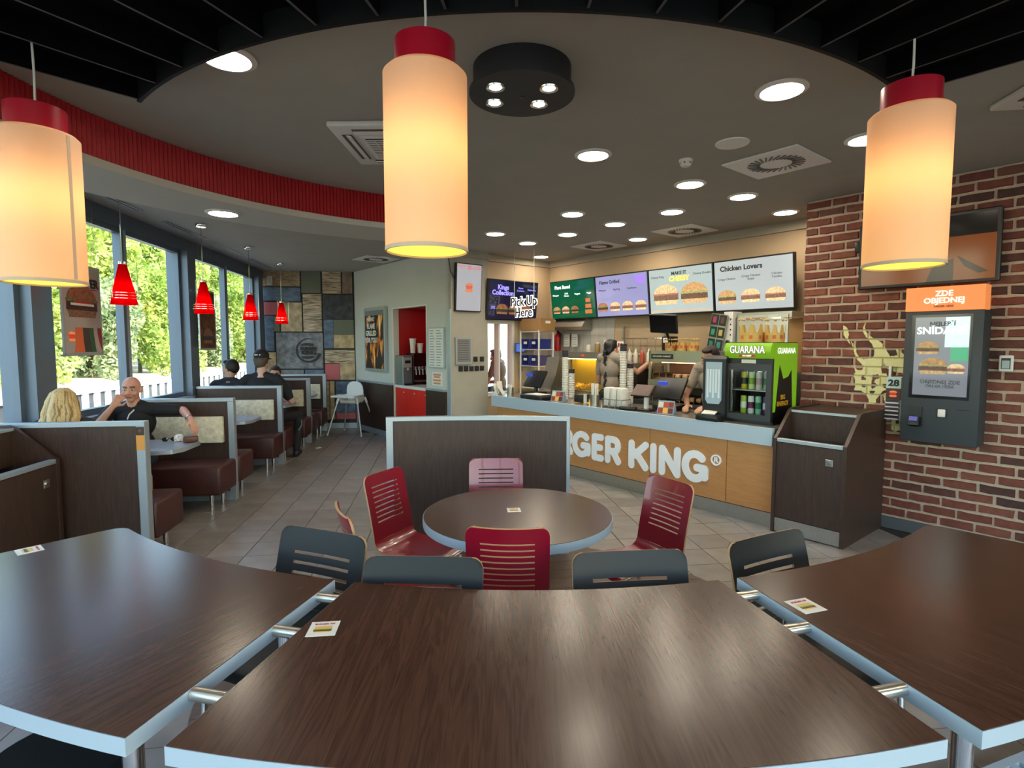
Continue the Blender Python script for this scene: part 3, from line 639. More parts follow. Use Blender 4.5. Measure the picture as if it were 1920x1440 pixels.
def sticker(parent, x, y, z, rz, s=1.):
    t = B().box((0, 0, .0006), (.085 * s, .085 * s, .0012)).done('table_sticker', m_card, parent, 0, loc=(x, y, z), rz=rz); t['label'] = 'small square promotional sticker'
    for nm, m_, dx, dy, w, h in (('print_bun', m_syel, 0, .004, .05, .016), ('print_salad', m_sgreen, 0, -.007, .054, .006), ('print_patty', m_sbrown, 0, -.013, .052, .007), ('print_base', m_syel, 0, -.02, .046, .006)):
        B().box((dx * s, dy * s, .0016), (w * s, h * s, .0008)).done(nm, m_, t, 0)
    me = text_mesh('BURGER TIP', .011 * s, .0006, .02); me.transform(Matrix.Rotation(R(-90), 4, 'X')); link('print_text', me, m_sred, t, 0, (0, .026 * s, .0016))
def curved_table(a0_, a1_, label, name='curved_table', grain=0, rounded=()):
    am = (a0_ + a1_) / 2; t = thing(name, label, 'table', HUB, R(am), 'curved dark wood tables in a row')
    b0, b1 = a0_ - am, a1_ - am; n = 28; RI_, RO_ = 3.1, 3.975
    P_ = [tuple(hubpt(RO_, b0 + (b1 - b0) * i / n)[:2]) for i in range(n + 1)] + [tuple(hubpt(RI_, b1 + (b0 - b1) * i / n)[:2]) for i in range(n + 1)]
    P_ = fillet(P_, rounded, .075) if rounded else P_
    c = Vector((0, -3.53)); ins = [tuple(Vector(p) - (Vector(p) - c).normalized() * .003) for p in P_]
    B().prism(P_, .704, .7485).done('edge_band', m_band, t, 25)
    B().prism(ins, .74, .7505).done('tabletop', m_twood, t, 25)
    for r, a in ((RI_ + .14, b0 + 2.2), (RI_ + .14, b1 - 2.2), (RO_ - .14, b0 + 2.2), (RO_ - .14, b1 - 2.2)):
        p = hubpt(r, a); l = B().cyl((p.x, p.y, 0), .026, .704, 18).done('leg', m_chrome, t); B().cyl((p.x, p.y, 0), .034, .015, 18).done('foot', m_black, l)
    return t
m_satin = mat('satin_steel', '#c9c4b8', .28, .9)
tf = curved_table(-12.2, 13.6, 'dark wood table with curved edges in the middle foreground')
tL = curved_table(-39.5, -13.75, 'dark wood curved table in the left foreground, lit by the window', rounded=(57,))
tR = curved_table(15.1, 40.6, 'dark wood curved table in the right foreground by the brick wall', rounded=(29,))
am = .7
for a in (-12.98, 14.35):
    for r in (3.21, 3.45, 3.78):
        p = hubpt(r, a - am); B().cyl((-.05, 0, 0), .0175, .1, 20, M=Matrix.Rotation(R(90), 4, 'Y')).done('connector', m_satin, tf, loc=(p.x, p.y, .7315), rz=R(a - am))
p = hubpt(3.44, -11.0 - am); sticker(tf, p.x, p.y, .7505, R(-am + 6), 1.05)
p = hubpt(3.36, 16.4 - 27.85); sticker(tR, p.x, p.y, .7505, R(-10), 1.1)
p = hubpt(3.47, -38.6 + 26.6); sticker(tL, p.x, p.y, .7505, R(-14), 1.05)

# round table
rt = thing('round_table', 'round dark wood table with pale edge among the red chairs', 'table', RND)
B().lathe([(0, .705), (.5, .705), (.502, .727), (.5, .7485), (0, .7485)], 64).done('edge_band', m_band, rt); B().lathe([(0, .74), (.497, .74), (.497, .7505), (0, .7505)], 64).done('tabletop', m_twood, rt)
B().lathe([(0, .03), (.035, .03), (.035, .705), (0, .705)], 20).done('column', m_chrome, rt); B().lathe([(0, 0.008), (.24, .008), (.24, .016), (.05, .04), (0, .04)], 40).done('base', m_chrome, rt)
sticker(rt, -.02, .04, .7505, .1, .85)

# plywood shell chairs
def shell(prof, cols, mask, w, corner, t_=.011, bow=.02, bow_rows=None):
    """prof: (y,z) rows; cols: x fractions; mask(i,j) -> cell present; returns bmesh with material 1 on cut edges"""
    nr, ncol = len(prof), len(cols); P_ = np.zeros((nr, ncol, 3)); Nn = np.zeros((nr, 2)); L_ = [0]
    for i in range(1, nr): L_.append(L_[-1] + math.dist(prof[i], prof[i - 1]))
    for i in range(nr):
        a, b = prof[max(i - 1, 0)], prof[min(i + 1, nr - 1)]; ty, tz = b[0] - a[0], b[1] - a[1]; l = math.hypot(ty, tz); Nn[i] = (-tz / l, ty / l)
        hw = w / 2; d = L_[-1] - L_[i]
        if d < corner: hw -= corner - math.sqrt(max(0, corner ** 2 - (corner - d) ** 2))
        d = L_[i]
        if d < corner: hw -= corner - math.sqrt(max(0, corner ** 2 - (corner - d) ** 2))
        for j, f in enumerate(cols):
            x = f * w / 2; x = max(-hw, min(hw, x)); bw = bow * (1 - (x / (w / 2)) ** 2) * (bow_rows[i] if bow_rows else 1)
            P_[i, j] = (x, prof[i][0] + Nn[i][0] * -bw, prof[i][1] + Nn[i][1] * -bw)
    bm = bmesh.new(); F = {}; G_ = {}
    def v(i, j, s):
        k = (i, j, s)
        if k not in F: o_ = P_[i, j] + np.array([0, Nn[i][0], Nn[i][1]]) * t_ / 2 * s; F[k] = bm.verts.new(o_)
        return F[k]
    def pres(i, j): return 0 <= i < nr - 1 and 0 <= j < ncol - 1 and mask(i, j)
    def face(vs, mi):
        vs2 = []
        for q in vs:
            if q not in vs2: vs2.append(q)
        if len(vs2) > 2:
            try: f = bm.faces.new(vs2); f.material_index = mi
            except ValueError: pass
    for i in range(nr - 1):
        for j in range(ncol - 1):
            if not pres(i, j): continue
            face((v(i, j, 1), v(i, j + 1, 1), v(i + 1, j + 1, 1), v(i + 1, j, 1)), 0); face((v(i, j, -1), v(i + 1, j, -1), v(i + 1, j + 1, -1), v(i, j + 1, -1)), 0)
            if not pres(i - 1, j): face((v(i, j, 1), v(i, j, -1), v(i, j + 1, -1), v(i, j + 1, 1)), 1)
            if not pres(i + 1, j): face((v(i + 1, j, 1), v(i + 1, j + 1, 1), v(i + 1, j + 1, -1), v(i + 1, j, -1)), 1)
            if not pres(i, j - 1): face((v(i, j, 1), v(i + 1, j, 1), v(i + 1, j, -1), v(i, j, -1)), 1)
            if not pres(i, j + 1): face((v(i, j + 1, 1), v(i, j + 1, -1), v(i + 1, j + 1, -1), v(i + 1, j + 1, 1)), 1)
    bmesh.ops.remove_doubles(bm, verts=bm.verts, dist=1e-5); bmesh.ops.recalc_face_normals(bm, faces=bm.faces[:]); return bm
m_ply = mat('plywood_edge', '#b08a62', .6); m_cred = mat('red_lacquer', '#7d0b22', .28, coat=.3); m_cblk = mat('black_lacquer', '#191b1c', .45, spec=.3)
def make_chair(name, label, group, face_m, w, H_, nslot, pitch, sh, sw, top):
    t = thing(name, label, 'chair', (0, 0, 0), 0, group)
    # seat: front edge, flat, bend
    seat = [(-.245, .425), (-.235, .44), (-.215, .449), (-.17, .452), (-.08, .447), (.02, .44), (.1, .437), (.15, .442), (.182, .46), (.197, .49)]
    bm = shell(seat, [-1, -.85, -.6, -.3, 0, .3, .6, .85, 1], lambda i, j: True, w, .0, bow=.012, bow_rows=[.2, .4, .6, .8, 1, 1, 1, 1, 1, 1])
    me = bpy.data.meshes.new('seat'); bm.to_mesh(me); bm.free(); link('seat', me, [face_m, m_ply], t, 40)
    # backrest rows with slots cut out
    y0, z0, y1, z1 = .197, .49, .275, H_; zs = [z0]; z = z1 - top; slots = []
    for k in range(nslot): slots.append((z - sh, z)); z -= pitch
    rows = sorted(set([z0, z0 + .03, z0 + .08] + [a for s in slots for a in s] + [z1 - .055, z1 - .04, z1 - .028, z1 - .018, z1 - .01, z1 - .004, z1 - .001, z1]))
    rows = [r_ for r_ in rows if r_ >= z0]
    prof = [(y0 + (y1 - y0) * ((q - z0) / (z1 - z0)) ** 1.15, q) for q in rows]
    f = sw / (w / 2); cols = sorted([-1, -.97, -.92, -.84, -f, -f * .5, 0, f * .5, f, .84, .92, .97, 1])
    sl = {i for i in range(len(rows) - 1) if any(a <= rows[i] + 1e-6 and rows[i + 1] <= b + 1e-6 for a, b in slots)}
    inner = {j for j in range(len(cols) - 1) if cols[j] >= -f - 1e-6 and cols[j + 1] <= f + 1e-6}
    bm = shell(prof, cols, lambda i, j: not (i in sl and j in inner), w, .0, bow=.022, bow_rows=[min(1, .5 + i * .06) for i in range(len(rows))])
    # round the two top corners
    for v_ in bm.verts:
        cr = .045; dz = z1 - v_.co.z; dx = w / 2 - abs(v_.co.x)
        if dz < cr:
            lim = w / 2 - cr + math.sqrt(max(0, cr * cr - (cr - dz) ** 2))
            if abs(v_.co.x) > lim: v_.co.x = math.copysign(lim, v_.co.x)
    me = bpy.data.meshes.new('backrest'); bm.to_mesh(me); bm.free(); link('backrest', me, [face_m, m_ply], t, 40)
    hx = w / 2 - .05
    for sx in (-1, 1):
        B().tube([(sx * (hx + .02), -.2, 0), (sx * hx, -.19, .38), (sx * hx, -.17, .415), (sx * hx, -.12, .425)], .011, 10).done('leg', m_chrome, t)
        B().tube([(sx * (hx + .02), .2, 0), (sx * hx, .16, .36), (sx * hx, .13, .405), (sx * hx, .07, .418)], .011, 10).done('leg', m_chrome, t)
        B().tube([(sx * hx, -.13, .425), (sx * hx, .08, .418)], .011, 10).done('seat_rail', m_chrome, t)
    B().tube([(-hx, -.05, .42), (hx, -.05, .42)], .009, 8).done('cross_rail', m_chrome, t)
    return t
def face_rz(fx, fy): return math.atan2(fy, fx) + math.pi / 2
def set_chair(proto, first, top, face, label, group):
    f = Vector((*face, 0)).normalized(); loc = Vector((*top, 0)) + f * .275
    if first: proto.location = loc; proto.rotation_euler = (0, 0, face_rz(*f[:2])); proto['label'] = label; return proto
    return dup(proto, loc, face_rz(*f[:2]), label, group)
red = make_chair('red_chair', 'x', 'red plywood chairs around the round table', m_cred, .365, .87, 8, .029, .0075, .118, .07)
gr_ = 'red plywood chairs around the round table'
for i, (tp, fc, lb) in enumerate([((-.02, 2.31), (.05, 1), 'red slotted plywood chair seen from behind, nearest in front of the round table'), ((-.11, 3.72), (.05, -1), 'red slotted chair on the far side of the round table, before the dark partition'),
        ((-.79, 3.33), (.9, -.44), 'red slotted chair on the left of the round table, turned toward it'), ((.915, 3.13), (-.88, -.47), 'red slotted chair on the right of the round table, before the counter lettering'),
        ((-.80, 2.56), (.83, .42), 'red chair mostly hidden behind the left black chair')]): set_chair(red, i == 0, tp, fc, lb, gr_)
blk = make_chair('black_chair', 'x', 'black plywood chairs at the curved tables', m_cblk, .47, .82, 5, .043, .013, .152, .1)
gr_ = 'black plywood chairs at the curved tables'
for i, (tp, fc, lb) in enumerate([((-.835, 2.40), (-.38, -.92), 'black slotted chair behind the left curved table, five slots showing'), ((-.345, 2.10), (-.05, -1), 'black chair pushed under the middle table, only its top edge showing'),
        ((.47, 2.16), (.1, -1), 'black slotted chair behind the middle table, below the right red chair'), ((1.10, 2.34), (.45, -.89), 'black slotted chair behind the right curved table by the waste bin')]): set_chair(blk, i == 0, tp, fc, lb, gr_)

# black stool under the near edge of the left table
t = thing('stool', 'round black stool with chrome stem under the near edge of the left table', 'stool', (-1.3, 1.5, 0))
B().lathe([(0, .41), (.17, .41), (.2, .425), (.2, .455), (.18, .47), (0, .472)], 36).done('seat', m_cblk, t); B().cyl((0, 0, .02), .028, .39, 18).done('column', m_chrome, t); B().lathe([(0, 0), (.2, 0), (.2, .012), (.04, .03), (0, .03)], 36).done('base', m_chrome, t)
b = B(); b.tube([(.13 * math.cos(R(a)), .13 * math.sin(R(a)), .25) for a in range(0, 361, 20)], .01, 8, False); b.done('foot_ring', m_chrome, t)
# pale slatted floor grille under the right table
t = thing('floor_grille', 'pale slatted metal floor grille below the right table', 'grille', (2.05, 1.75, .007), R(20))
b = B(); b.b2((-.45, -.3, 0), (.45, -.27, .05)); b.b2((-.45, .27, 0), (.45, .3, .05)); b.done('frame', m_band, t, 0)
for i in range(15): B().b2((-.44 + i * .06, -.27, .01), (-.41 + i * .06, .27, .05)).done('slat', m_band, t, 0)

# partition behind the round table
t = thing('partition', 'low dark wood partition with aluminium edging behind the round table', 'partition', (0, 0, 0))
n = 18; cA = Vector((-.2, .4)); ra = 3.86
def parc(r, s, e): return [(cA.x + r * math.sin(R(s + (e - s) * i / n)), cA.y + r * math.cos(R(s + (e - s) * i / n))) for i in range(n + 1)]
sL, sR = -11.4, 9.6; dl = .75
B().prism(parc(ra + .01, sL + dl, sR - .35) + parc(ra + .05, sR - .35, sL + dl), .06, 1.055).done('panel', m_dwood, t, 30)
B().prism(parc(ra, sL, sR) + parc(ra + .06, sR, sL), 1.055, 1.085).done('top_rail', m_alu, t, 30)
B().prism(parc(ra, sL, sL + dl) + parc(ra + .06, sL + dl, sL), 0, 1.055).done('end_post', m_alu, t, 30); B().prism(parc(ra, sR - .35, sR) + parc(ra + .06, sR, sR - .35), 0, 1.055).done('end_post', m_alu, t, 30)
B().prism(parc(ra, sL + dl, sR - .35) + parc(ra + .06, sR - .35, sL + dl), 0, .06).done('kick_rail', m_alu, t, 30)

# ---- booths (T frame)
m_leath = mat('brown_leather', '#43201a', .42, noise=(7, .15), bump=(30, .12)); m_cream = mat('cream_upholstery', '#cbc4aa', .6, noise=(22, .22), bump=(40, .3))
m_gtop = mat('grey_marbled_top', '#8f98a2', .25, noise=(12, .12))
PX0, PX1 = -3.26, -2.17
def booth_partition(y, near, far, label):
    t = thing('booth_partition', label, 'partition', T(0, y), TZ, 'low partitions between the booths')
    B().b2((PX0, -.022, .1), (PX1 - .06, .022, 1.045)).done('panel', m_dwood, t, 0)
    B().b2((PX0, -.035, 1.045), (PX1, .035, 1.08), bev=.003, seg=1).done('top_rail', m_alu, t)
    B().b2((PX1 - .06, -.035, 0), (PX1, .035, 1.045), bev=.003, seg=1).done('end_post', m_alu, t)
    B().b2((PX0, -.03, 0), (PX1 - .06, .03, .1)).done('kick_rail', m_alu, t, 0)
    for on, s in ((near, -1), (far, 1)):
        if on: B().box(((PX0 + PX1) / 2 - .02, s * .045, .755), (PX1 - PX0 - .16, .05, .275), bev=.012).done('back_pad', m_cream, t)
    return t
def bench(y, label):
    t = thing('booth_bench', label, 'bench', T(0, y), TZ, 'brown upholstered booth benches')
    B().box(((PX0 + PX1) / 2 + .01, 0, .31), (PX1 - PX0 + .02, .43, .29), bev=.03, seg=3).done('seat_block', m_leath, t)
    for x in (PX0 + .12, PX1 - .1):
        for s in (-1, 1): B().cyl((x, s * .14, 0), .02, .17, 14).done('leg', m_chrome, t)
def booth_table(y, label):
    t = thing('booth_table', label, 'table', T(0, y), TZ, 'grey booth tables')
    x0, x1 = PX0 - .02, PX1 - .06; o_ = [(x0, -.3), (x1 - .16, -.3), (x1 - .05, -.26), (x1, -.16), (x1, .16), (x1 - .05, .26), (x1 - .16, .3), (x0, .3)]
    B().prism(o_, .712, .746).done('edge_band', m_alu, t, 30); B().prism([(a * 1.0 + (.004 if a < -3 else -.004), b * .985) for a, b in o_], .742, .7485).done('tabletop', m_gtop, t, 30)
    B().cyl(((x0 + x1) / 2, 0, .02), .035, .69, 18).done('column', m_chrome, t); B().cyl(((x0 + x1) / 2, 0, 0), .2, .022, 28).done('base', m_black, t)
P1, PA, PB, PC, PD = 4.35, 6.09, 7.83, 9.45, 10.72
booth_partition(P1, False, True, 'low dark booth partition nearest the viewer, beside the left waste bin'); booth_partition(PA, True, True, 'low booth partition with cream pad behind the man in the black polo shirt')
booth_partition(PB, True, True, 'low booth partition with cream pad, behind the man in the cap'); booth_partition(PC, True, True, 'low booth partition behind the third empty-topped booth, fourth from the viewer'); booth_partition(PD, True, False, 'farthest booth partition, before the stone panel wall')
for y, lb in ((P1 + .27, 'brown booth bench behind the nearest partition, with a beige bag on it'), (PA - .27, 'brown leather booth bench under the man in the black polo shirt'), (PA + .27, 'brown booth bench just behind the second partition'), (PB - .27, 'brown leather booth bench before the third partition, empty'),
              (PB + .27, 'brown booth bench the man in the cap sits on'), (PC - .27, 'brown booth bench before the fourth partition, facing the man in the cap'), (PC + .27, 'brown booth bench behind the fourth partition'), (PD - .27, 'brown booth bench before the farthest partition, near the high chair')): bench(y, lb)
for y, lb in (((P1 + PA) / 2, 'grey booth table the bald man sits at, with a wallet on it'), ((PA + PB) / 2, 'empty grey booth table behind the second partition'), ((PB + PC) / 2, 'grey booth table in front of the man in the cap'), ((PC + PD) / 2 , 'small grey booth table nearest the stone panel wall')): booth_table(y, lb)

# ---- waste bins
def waste_bin(label, loc, rz, W=.585, D_=.86):
    t = thing('waste_bin', label, 'bin', loc, rz, 'dark wood waste bins'); h = W / 2; pr = [(0, 0), (0, .83), (.03, .85), (.26, 1.06), (.3, 1.075), (D_, 1.075), (D_, 0)]
    for s in (-1, 1): B().side(pr, s * h - (.028 if s > 0 else 0), s * h + (.028 if s < 0 else 0)).done('side_panel', m_dwood, t, 30)
    i = h - .029
    B().b2((-i, .012, .135), (i, .035, .795)).done('door', m_dwood, t, 0)
    B().b2((-i, .008, .01), (i, .03, .13)).done('kick_plate', m_steel, t, 0)
    B().b2((-i, .004, .8), (i, .05, .832), bev=.003, seg=1).done('lip', m_alu, t)
    B().b2((-i, .05, .77), (i, .17, .79)).done('chute', m_black, t, 0)
    B().b2((-i, .17, .2), (i, .19, .78)).done('inner_liner', m_black, t, 0)
    B().side([(.285, .79), (.31, .79), (.30, 1.04), (.275, 1.04)], -i, i).done('back_board', m_dwood, t, 0)
    B().b2((-i, .27, 1.04), (i, D_, 1.06)).done('top_board', m_dwood, t, 0); B().b2((-i, .262, 1.04), (i, .272, 1.06)).done('top_edge', m_alu, t, 0)
    B().b2((-i, D_ - .02, 0), (i, D_, 1.04)).done('rear_panel', m_dwood, t, 0)
    l = B().box((h - .13, .009, .68), (.055, .008, .055), bev=.002, seg=1).done('lock_plate', m_steel, t); B().cyl((h - .13, .006, .68), .016, .008, 16, M=Matrix.Rotation(R(90), 4, 'X')).done('lock_cylinder', m_chrome, l)
    return t
waste_bin('tall dark wood waste bin with steel kick plate, beside the counter and brick wall', K(-1.98, 4.775), KZ)
p = T(-2.72, 3.96); waste_bin('tall dark wood waste bin at the left edge, before the nearest booth partition', p, TZ + R(90), W=.62, D_=.53)

# ---- white high chair
t = thing('high_chair', 'white plastic high chair with tray and four splayed legs', 'high chair', (-2.93, 10.05, 0), R(-12))
m_hc = mat('high_chair_white', '#dcdeda', .35); m_hl = mat('high_chair_leg', '#b9bec0', .3, .6)
for sx in (-1, 1):
    for sy in (-1, 1):
        l = B().tube([(sx * .33, sy * .3, .01), (sx * .19, sy * .16, .62)], .013, 10).done('leg', m_hl, t); B().ball((sx * .33, sy * .3, .014), .018, 8).done('foot', m_hc, l)
        B().tube([(sx * .205, sy * .175, .56), (sx * .18, sy * .15, .66)], .022, 10).done('leg_socket', m_hc, t)
B().box((0, 0, .6), (.34, .3, .07), bev=.03, seg=3).done('seat', m_hc, t)
pr = [(.19 * math.sin(R(a)), .16 * (1 - math.cos(R(a))) ** .9 * .5 + 0) for a in range(0, 181, 15)]
bp = [(-.16, .62), (-.165, .78), (-.15, .87), (-.11, .925), (-.05, .95), (.05, .95), (.11, .925), (.15, .87), (.165, .78), (.16, .62)]
B().front(bp, .12, .14).done('backrest', m_hc, t)
for sx in (-1, 1): B().side([(-.14, .62), (.13, .62), (.13, .72), (-.05, .7), (-.14, .68)], sx * .17 - .01, sx * .17 + .01).done('side_guard', m_hc, t)
B().box((0, -.2, .7), (.46, .3, .022), bev=.01).done('tray', m_hc, t); b = B(); b.tube([(-.22, -.34, .715), (.22, -.34, .715), (.22, -.07, .715), (-.22, -.07, .715), (-.22, -.34, .715)], .008, 8); b.done('tray_rim', m_hc, t)
B().tube([(0, -.1, .62), (0, -.13, .69)], .02, 10).done('crotch_post', m_hc, t)
# ================================================================== COUNTER (K frame: x along the counter, y into the kitchen)
def kt(name, label, cat, x, n, z=0., group=None, rz=0.): return thing(name, label, cat, K(x, n, z), KZ + rz, group)
def at_n(px_, py_, n):
    """point of the plane y = n of the counter frame that the picture shows at (px, py)"""
    u, v = (px_ - 960) / 1035, (py_ - 720) / 1035; a = R(4.2)
    d = Vector((u, math.cos(a) - v * math.sin(a), -math.sin(a) - v * math.cos(a))); d *= n / d.dot(KY); return d.dot(KX), d.z + EYE
CZ = .9
ct = kt('service_counter', 'long service counter with oak front, pale blue-grey top band and large white lettering', 'counter', -4.36, 4.81)
m_ctop = mat('counter_stone', '#6d6860', .25, noise=(30, .15)); m_cband = mat('counter_band', '#a9bccb', .4)
B().b2((-2.06, 0, .745), (2.06, .04, .9)).done('front_band', m_cband, ct, 0); B().b2((-2.06, .04, .86), (2.06, .72, .899)).done('worktop', m_ctop, ct, 0)
for a, b in ((-1.96, -.62), (-.617, .72), (.723, 1.61), (1.613, 2.05)): B().b2((a, .05, .135), (b - .003, .07, .86)).done('front_panel', m_owood, ct, 0)
B().b2((-1.96, .045, 0), (2.05, .07, .13)).done('plinth', m_steel, ct, 0); B().b2((-1.96, .07, 0), (2.05, .7, .86)).done('carcass', m_black, ct, 0)
m_let = mat('white_lettering', '#f1f4f6', .4)
def strokes(b, lines, w, y0, y1):
    for ln in lines:
        for i, p in enumerate(ln):
            y0 -= .00012                      # keep the overlapping stroke faces apart
            b.front([(p[0] + w / 2 * math.cos(R(a)), p[1] + w / 2 * math.sin(R(a))) for a in range(0, 360, 24)], y0, y1)
            if i:
                q = ln[i - 1]; d = Vector((p[0] - q[0], p[1] - q[1])); l = d.length
                if l < 1e-5: continue
                nrm = Vector((-d.y, d.x)) / l * w / 2; y0 -= .00012
                b.front([(q[0] + nrm.x, q[1] + nrm.y), (q[0] - nrm.x, q[1] - nrm.y), (p[0] - nrm.x, p[1] - nrm.y), (p[0] + nrm.x, p[1] + nrm.y)], y0, y1)
def arcl(cx_, cz_, rx, rz_, s, e, n=14): return [(cx_ + rx * math.cos(R(s + (e - s) * i / n)), cz_ + rz_ * math.sin(R(s + (e - s) * i / n))) for i in range(n + 1)]
GLY = {  # unit glyphs, height 1, width given; strokes run inside a margin
 'B': (.72, lambda w: [[(0, 0), (0, 1), (w * .55, 1)] + arcl(w * .55, .77, w * .4, .23, 90, -90, 8) + [(0, .54)], [(w * .55, .54)] + arcl(w * .6, .27, w * .4, .27, 90, -90, 8) + [(0, 0)]]),
 'U': (.72, lambda w: [[(0, 1), (0, .35)] + arcl(w / 2, .35, w / 2, .35, 180, 360, 10) + [(w, 1)]]),
 'R': (.72, lambda w: [[(0, 0), (0, 1), (w * .55, 1)] + arcl(w * .55, .72, w * .42, .28, 90, -90, 8) + [(0, .44)], [(w * .5, .44), (w, 0)]]),
 'G': (.82, lambda w: [arcl(w / 2, .5, w / 2, .5, 45, 360, 18)[:17] + [(w, .46), (w * .62, .46)], [(w, .46), (w, .12)]]),
 'E': (.6, lambda w: [[(w, 1), (0, 1), (0, 0), (w, 0)], [(0, .5), (w * .85, .5)]]),
 'K': (.72, lambda w: [[(0, 0), (0, 1)], [(w, 1), (0.04, .46)], [(w * .3, .62), (w, 0)]]),
 'I': (.05, lambda w: [[(0, 0), (0, 1)]]),
 'N': (.76, lambda w: [[(0, 0), (0, 1), (w, 0), (w, 1)]])}
def letter(ch, xl, xr, zb, h, sw, parent, y, dep=.012, m_=None):
    g = GLY[ch]; b = B(); W_ = max(.0001, xr - xl - sw)
    lines = [[(xl + sw / 2 + p[0] * 1.0, zb + sw / 2 + p[1] * (h - sw)) for p in ln] for ln in g[1](W_)]
    strokes(b, lines, sw, y - dep, y); return b.done('letter', m_ or m_let, parent, 0)
ox = 4.36
for ch, a, b_ in (('B', -5.62, -5.33), ('U', -5.31, -5.03), ('R', -5.01, -4.79 + .0), ('G', -4.80, -4.49), ('E', -4.475, -4.285), ('R', -4.265, -4.03), ('K', -3.92, -3.65), ('I', -3.628, -3.545), ('N', -3.515, -3.25), ('G', -3.235, -2.935)):
    letter(ch, a + ox, b_ + ox, .262, .325, .078, ct, .05)
b = B(); strokes(b, [arcl(-2.855 + ox, .525, .047, .047, 0, 360, 24)], .014, .038, .05); b.done('registered_ring', m_let, ct, 0); text('registered_letter', 'R', m_let, ct, (-2.855 + ox, .044, .525), .075, .012, bold=.03)

# ---- things on the counter
m_cupw = mat('paper_cup_white', '#cfcdc4', .6, noise=(60, .12)); m_cupb = mat('paper_cup_black', '#2c2a33', .5)
def cup_stack(px_, n, ptop, pbot, label, r=.042, dark=3, z=None):
    x, zt = at_n(px_, ptop, n); zb = CZ if z is None else z
    t = kt('paper_cup_stack', label, 'cups', x, n, zb, 'stacks of paper cups on the counter'); h = zt - zb; k_ = max(4, int(h / .03))
    pr = [(0, 0), (r * .82, 0)]
    for i in range(k_): z0 = h * i / k_; pr += [(r * .9, z0 + .004), (r, z0 + h / k_ - .005), (r * 1.04, z0 + h / k_ - .004), (r * 1.04, z0 + h / k_)]
    nd = len(pr) - dark * 4
    B().lathe(pr[:nd + 1] + [(0, pr[nd][1])], 20).done('white_cups', m_cupw, t); B().lathe([(0, pr[nd][1])] + pr[nd:] + [(0, h)], 20).done('dark_cups', m_cupb, t); return t
cup_stack(1060, 5.12, 657, 745, 'tall paper cup stack with dark top cups, left of the woman with the braid'); cup_stack(1072, 5.4, 692, 735, 'short stack of dark paper cups behind the tallest left stack', dark=2)
cup_stack(1169, 5.3, 645, 740, 'tallest stack of paper cups, right of the woman with the braid'); cup_stack(1182, 5.42, 682, 740, 'short paper cup stack just right of the tallest one', dark=2)
# till screens
def till(x, n, label, w=.36, lean=.55, cust=True):
    t = kt('till_terminal', label, 'till', x, n, CZ, 'black tills on the counter'); 
    B().box((0, 0, .03), (.28, .26, .06), bev=.012).done('base', m_black, t); B().tube([(0, .02, .05), (0, .05, .2)], .03, 10).done('stand', m_black, t)
    o_ = B().box((0, 0, 0), (w, .035, .27), bev=.01).done('screen_housing', m_black, t, loc=(0, .02, .24)); o_.rotation_euler = (-lean, 0, 0)
    if cust: B().box((-.06, -.045, .3), (.13, .015, .045), bev=.004, seg=1).done('customer_display', mat('blue_display', '#1d2a6b', .3, emit='#2b3fae', es=.4), t)
    return t
x, _ = at_n(1002, 740, 5.25); till(x, 5.25, 'black till seen from behind with small blue display, at the left end of the counter')
x, _ = at_n(1255, 750, 5.3); till(x, 5.3, 'black till seen from behind, before the holding shelves')
def tray(px_, n, label):
    x, _ = at_n(px_, 745, n); t = kt('serving_tray', label, 'tray', x, n, CZ)
    B().box((0, 0, .03), (.44, .32, .06), bev=.025, seg=3).done('tray_stack', m_black, t); B().box((-.02, .0, .062), (.3, .22, .004)).done('tray_paper', m_card, t, 0)
tray(1010, 4.98, 'stack of black serving trays with white paper on the counter')
def pole_screen(px_, n, label):
    x, _ = at_n(px_, 760, n); t = kt('customer_screen', label, 'screen', x, n, CZ)
    B().box((0, .02, .012), (.16, .14, .024), bev=.006, seg=1).done('foot', m_black, t); B().b2((-.02, 0, .024), (.02, .03, .15)).done('post', m_white, t, 0)
    o_ = B().box((0, 0, 0), (.26, .02, .17), bev=.006, seg=1).done('screen_body', m_black, t, loc=(-.06, .03, .22)); o_.rotation_euler = (-.75, 0, 0)
    p_ = B().box((0, -.0115, 0), (.235, .002, .145)).done('screen_picture', mat('brown_screen', '#2e1a12', .3, noise=(25, .6), emit='#3a2015', es=.5), o_, 0)
    return t
pole_screen(1210, 5.0, 'customer screen on a white post showing a dark brown menu picture')
x, _ = at_n(1097, 750, 5.02); t = kt('card_reader_post', 'small white post with black card reader on the counter', 'card reader', x, 5.02, CZ)
B().b2((-.018, -.01, .0), (.018, .015, .12)).done('post', m_white, t, 0); B().box((-.1, .04, .06), (.15, .12, .1), bev=.01).done('reader', m_black, t)
x, _ = at_n(1178, 765, 4.93); t = kt('card_terminal', 'flat black card terminal with lead lying on the counter front edge', 'card terminal', x, 4.93, CZ, rz=.3)
B().box((0, 0, .02), (.2, .085, .035), bev=.01).done('body', m_black, t); B().box((-.04, 0, .039), (.07, .06, .003)).done('display', mat('grey_lcd', '#56605c', .3), t, 0); B().tube([(.1, 0, .02), (.17, .04, .012), (.25, .14, .012)], .006, 6).done('lead', m_black, t)
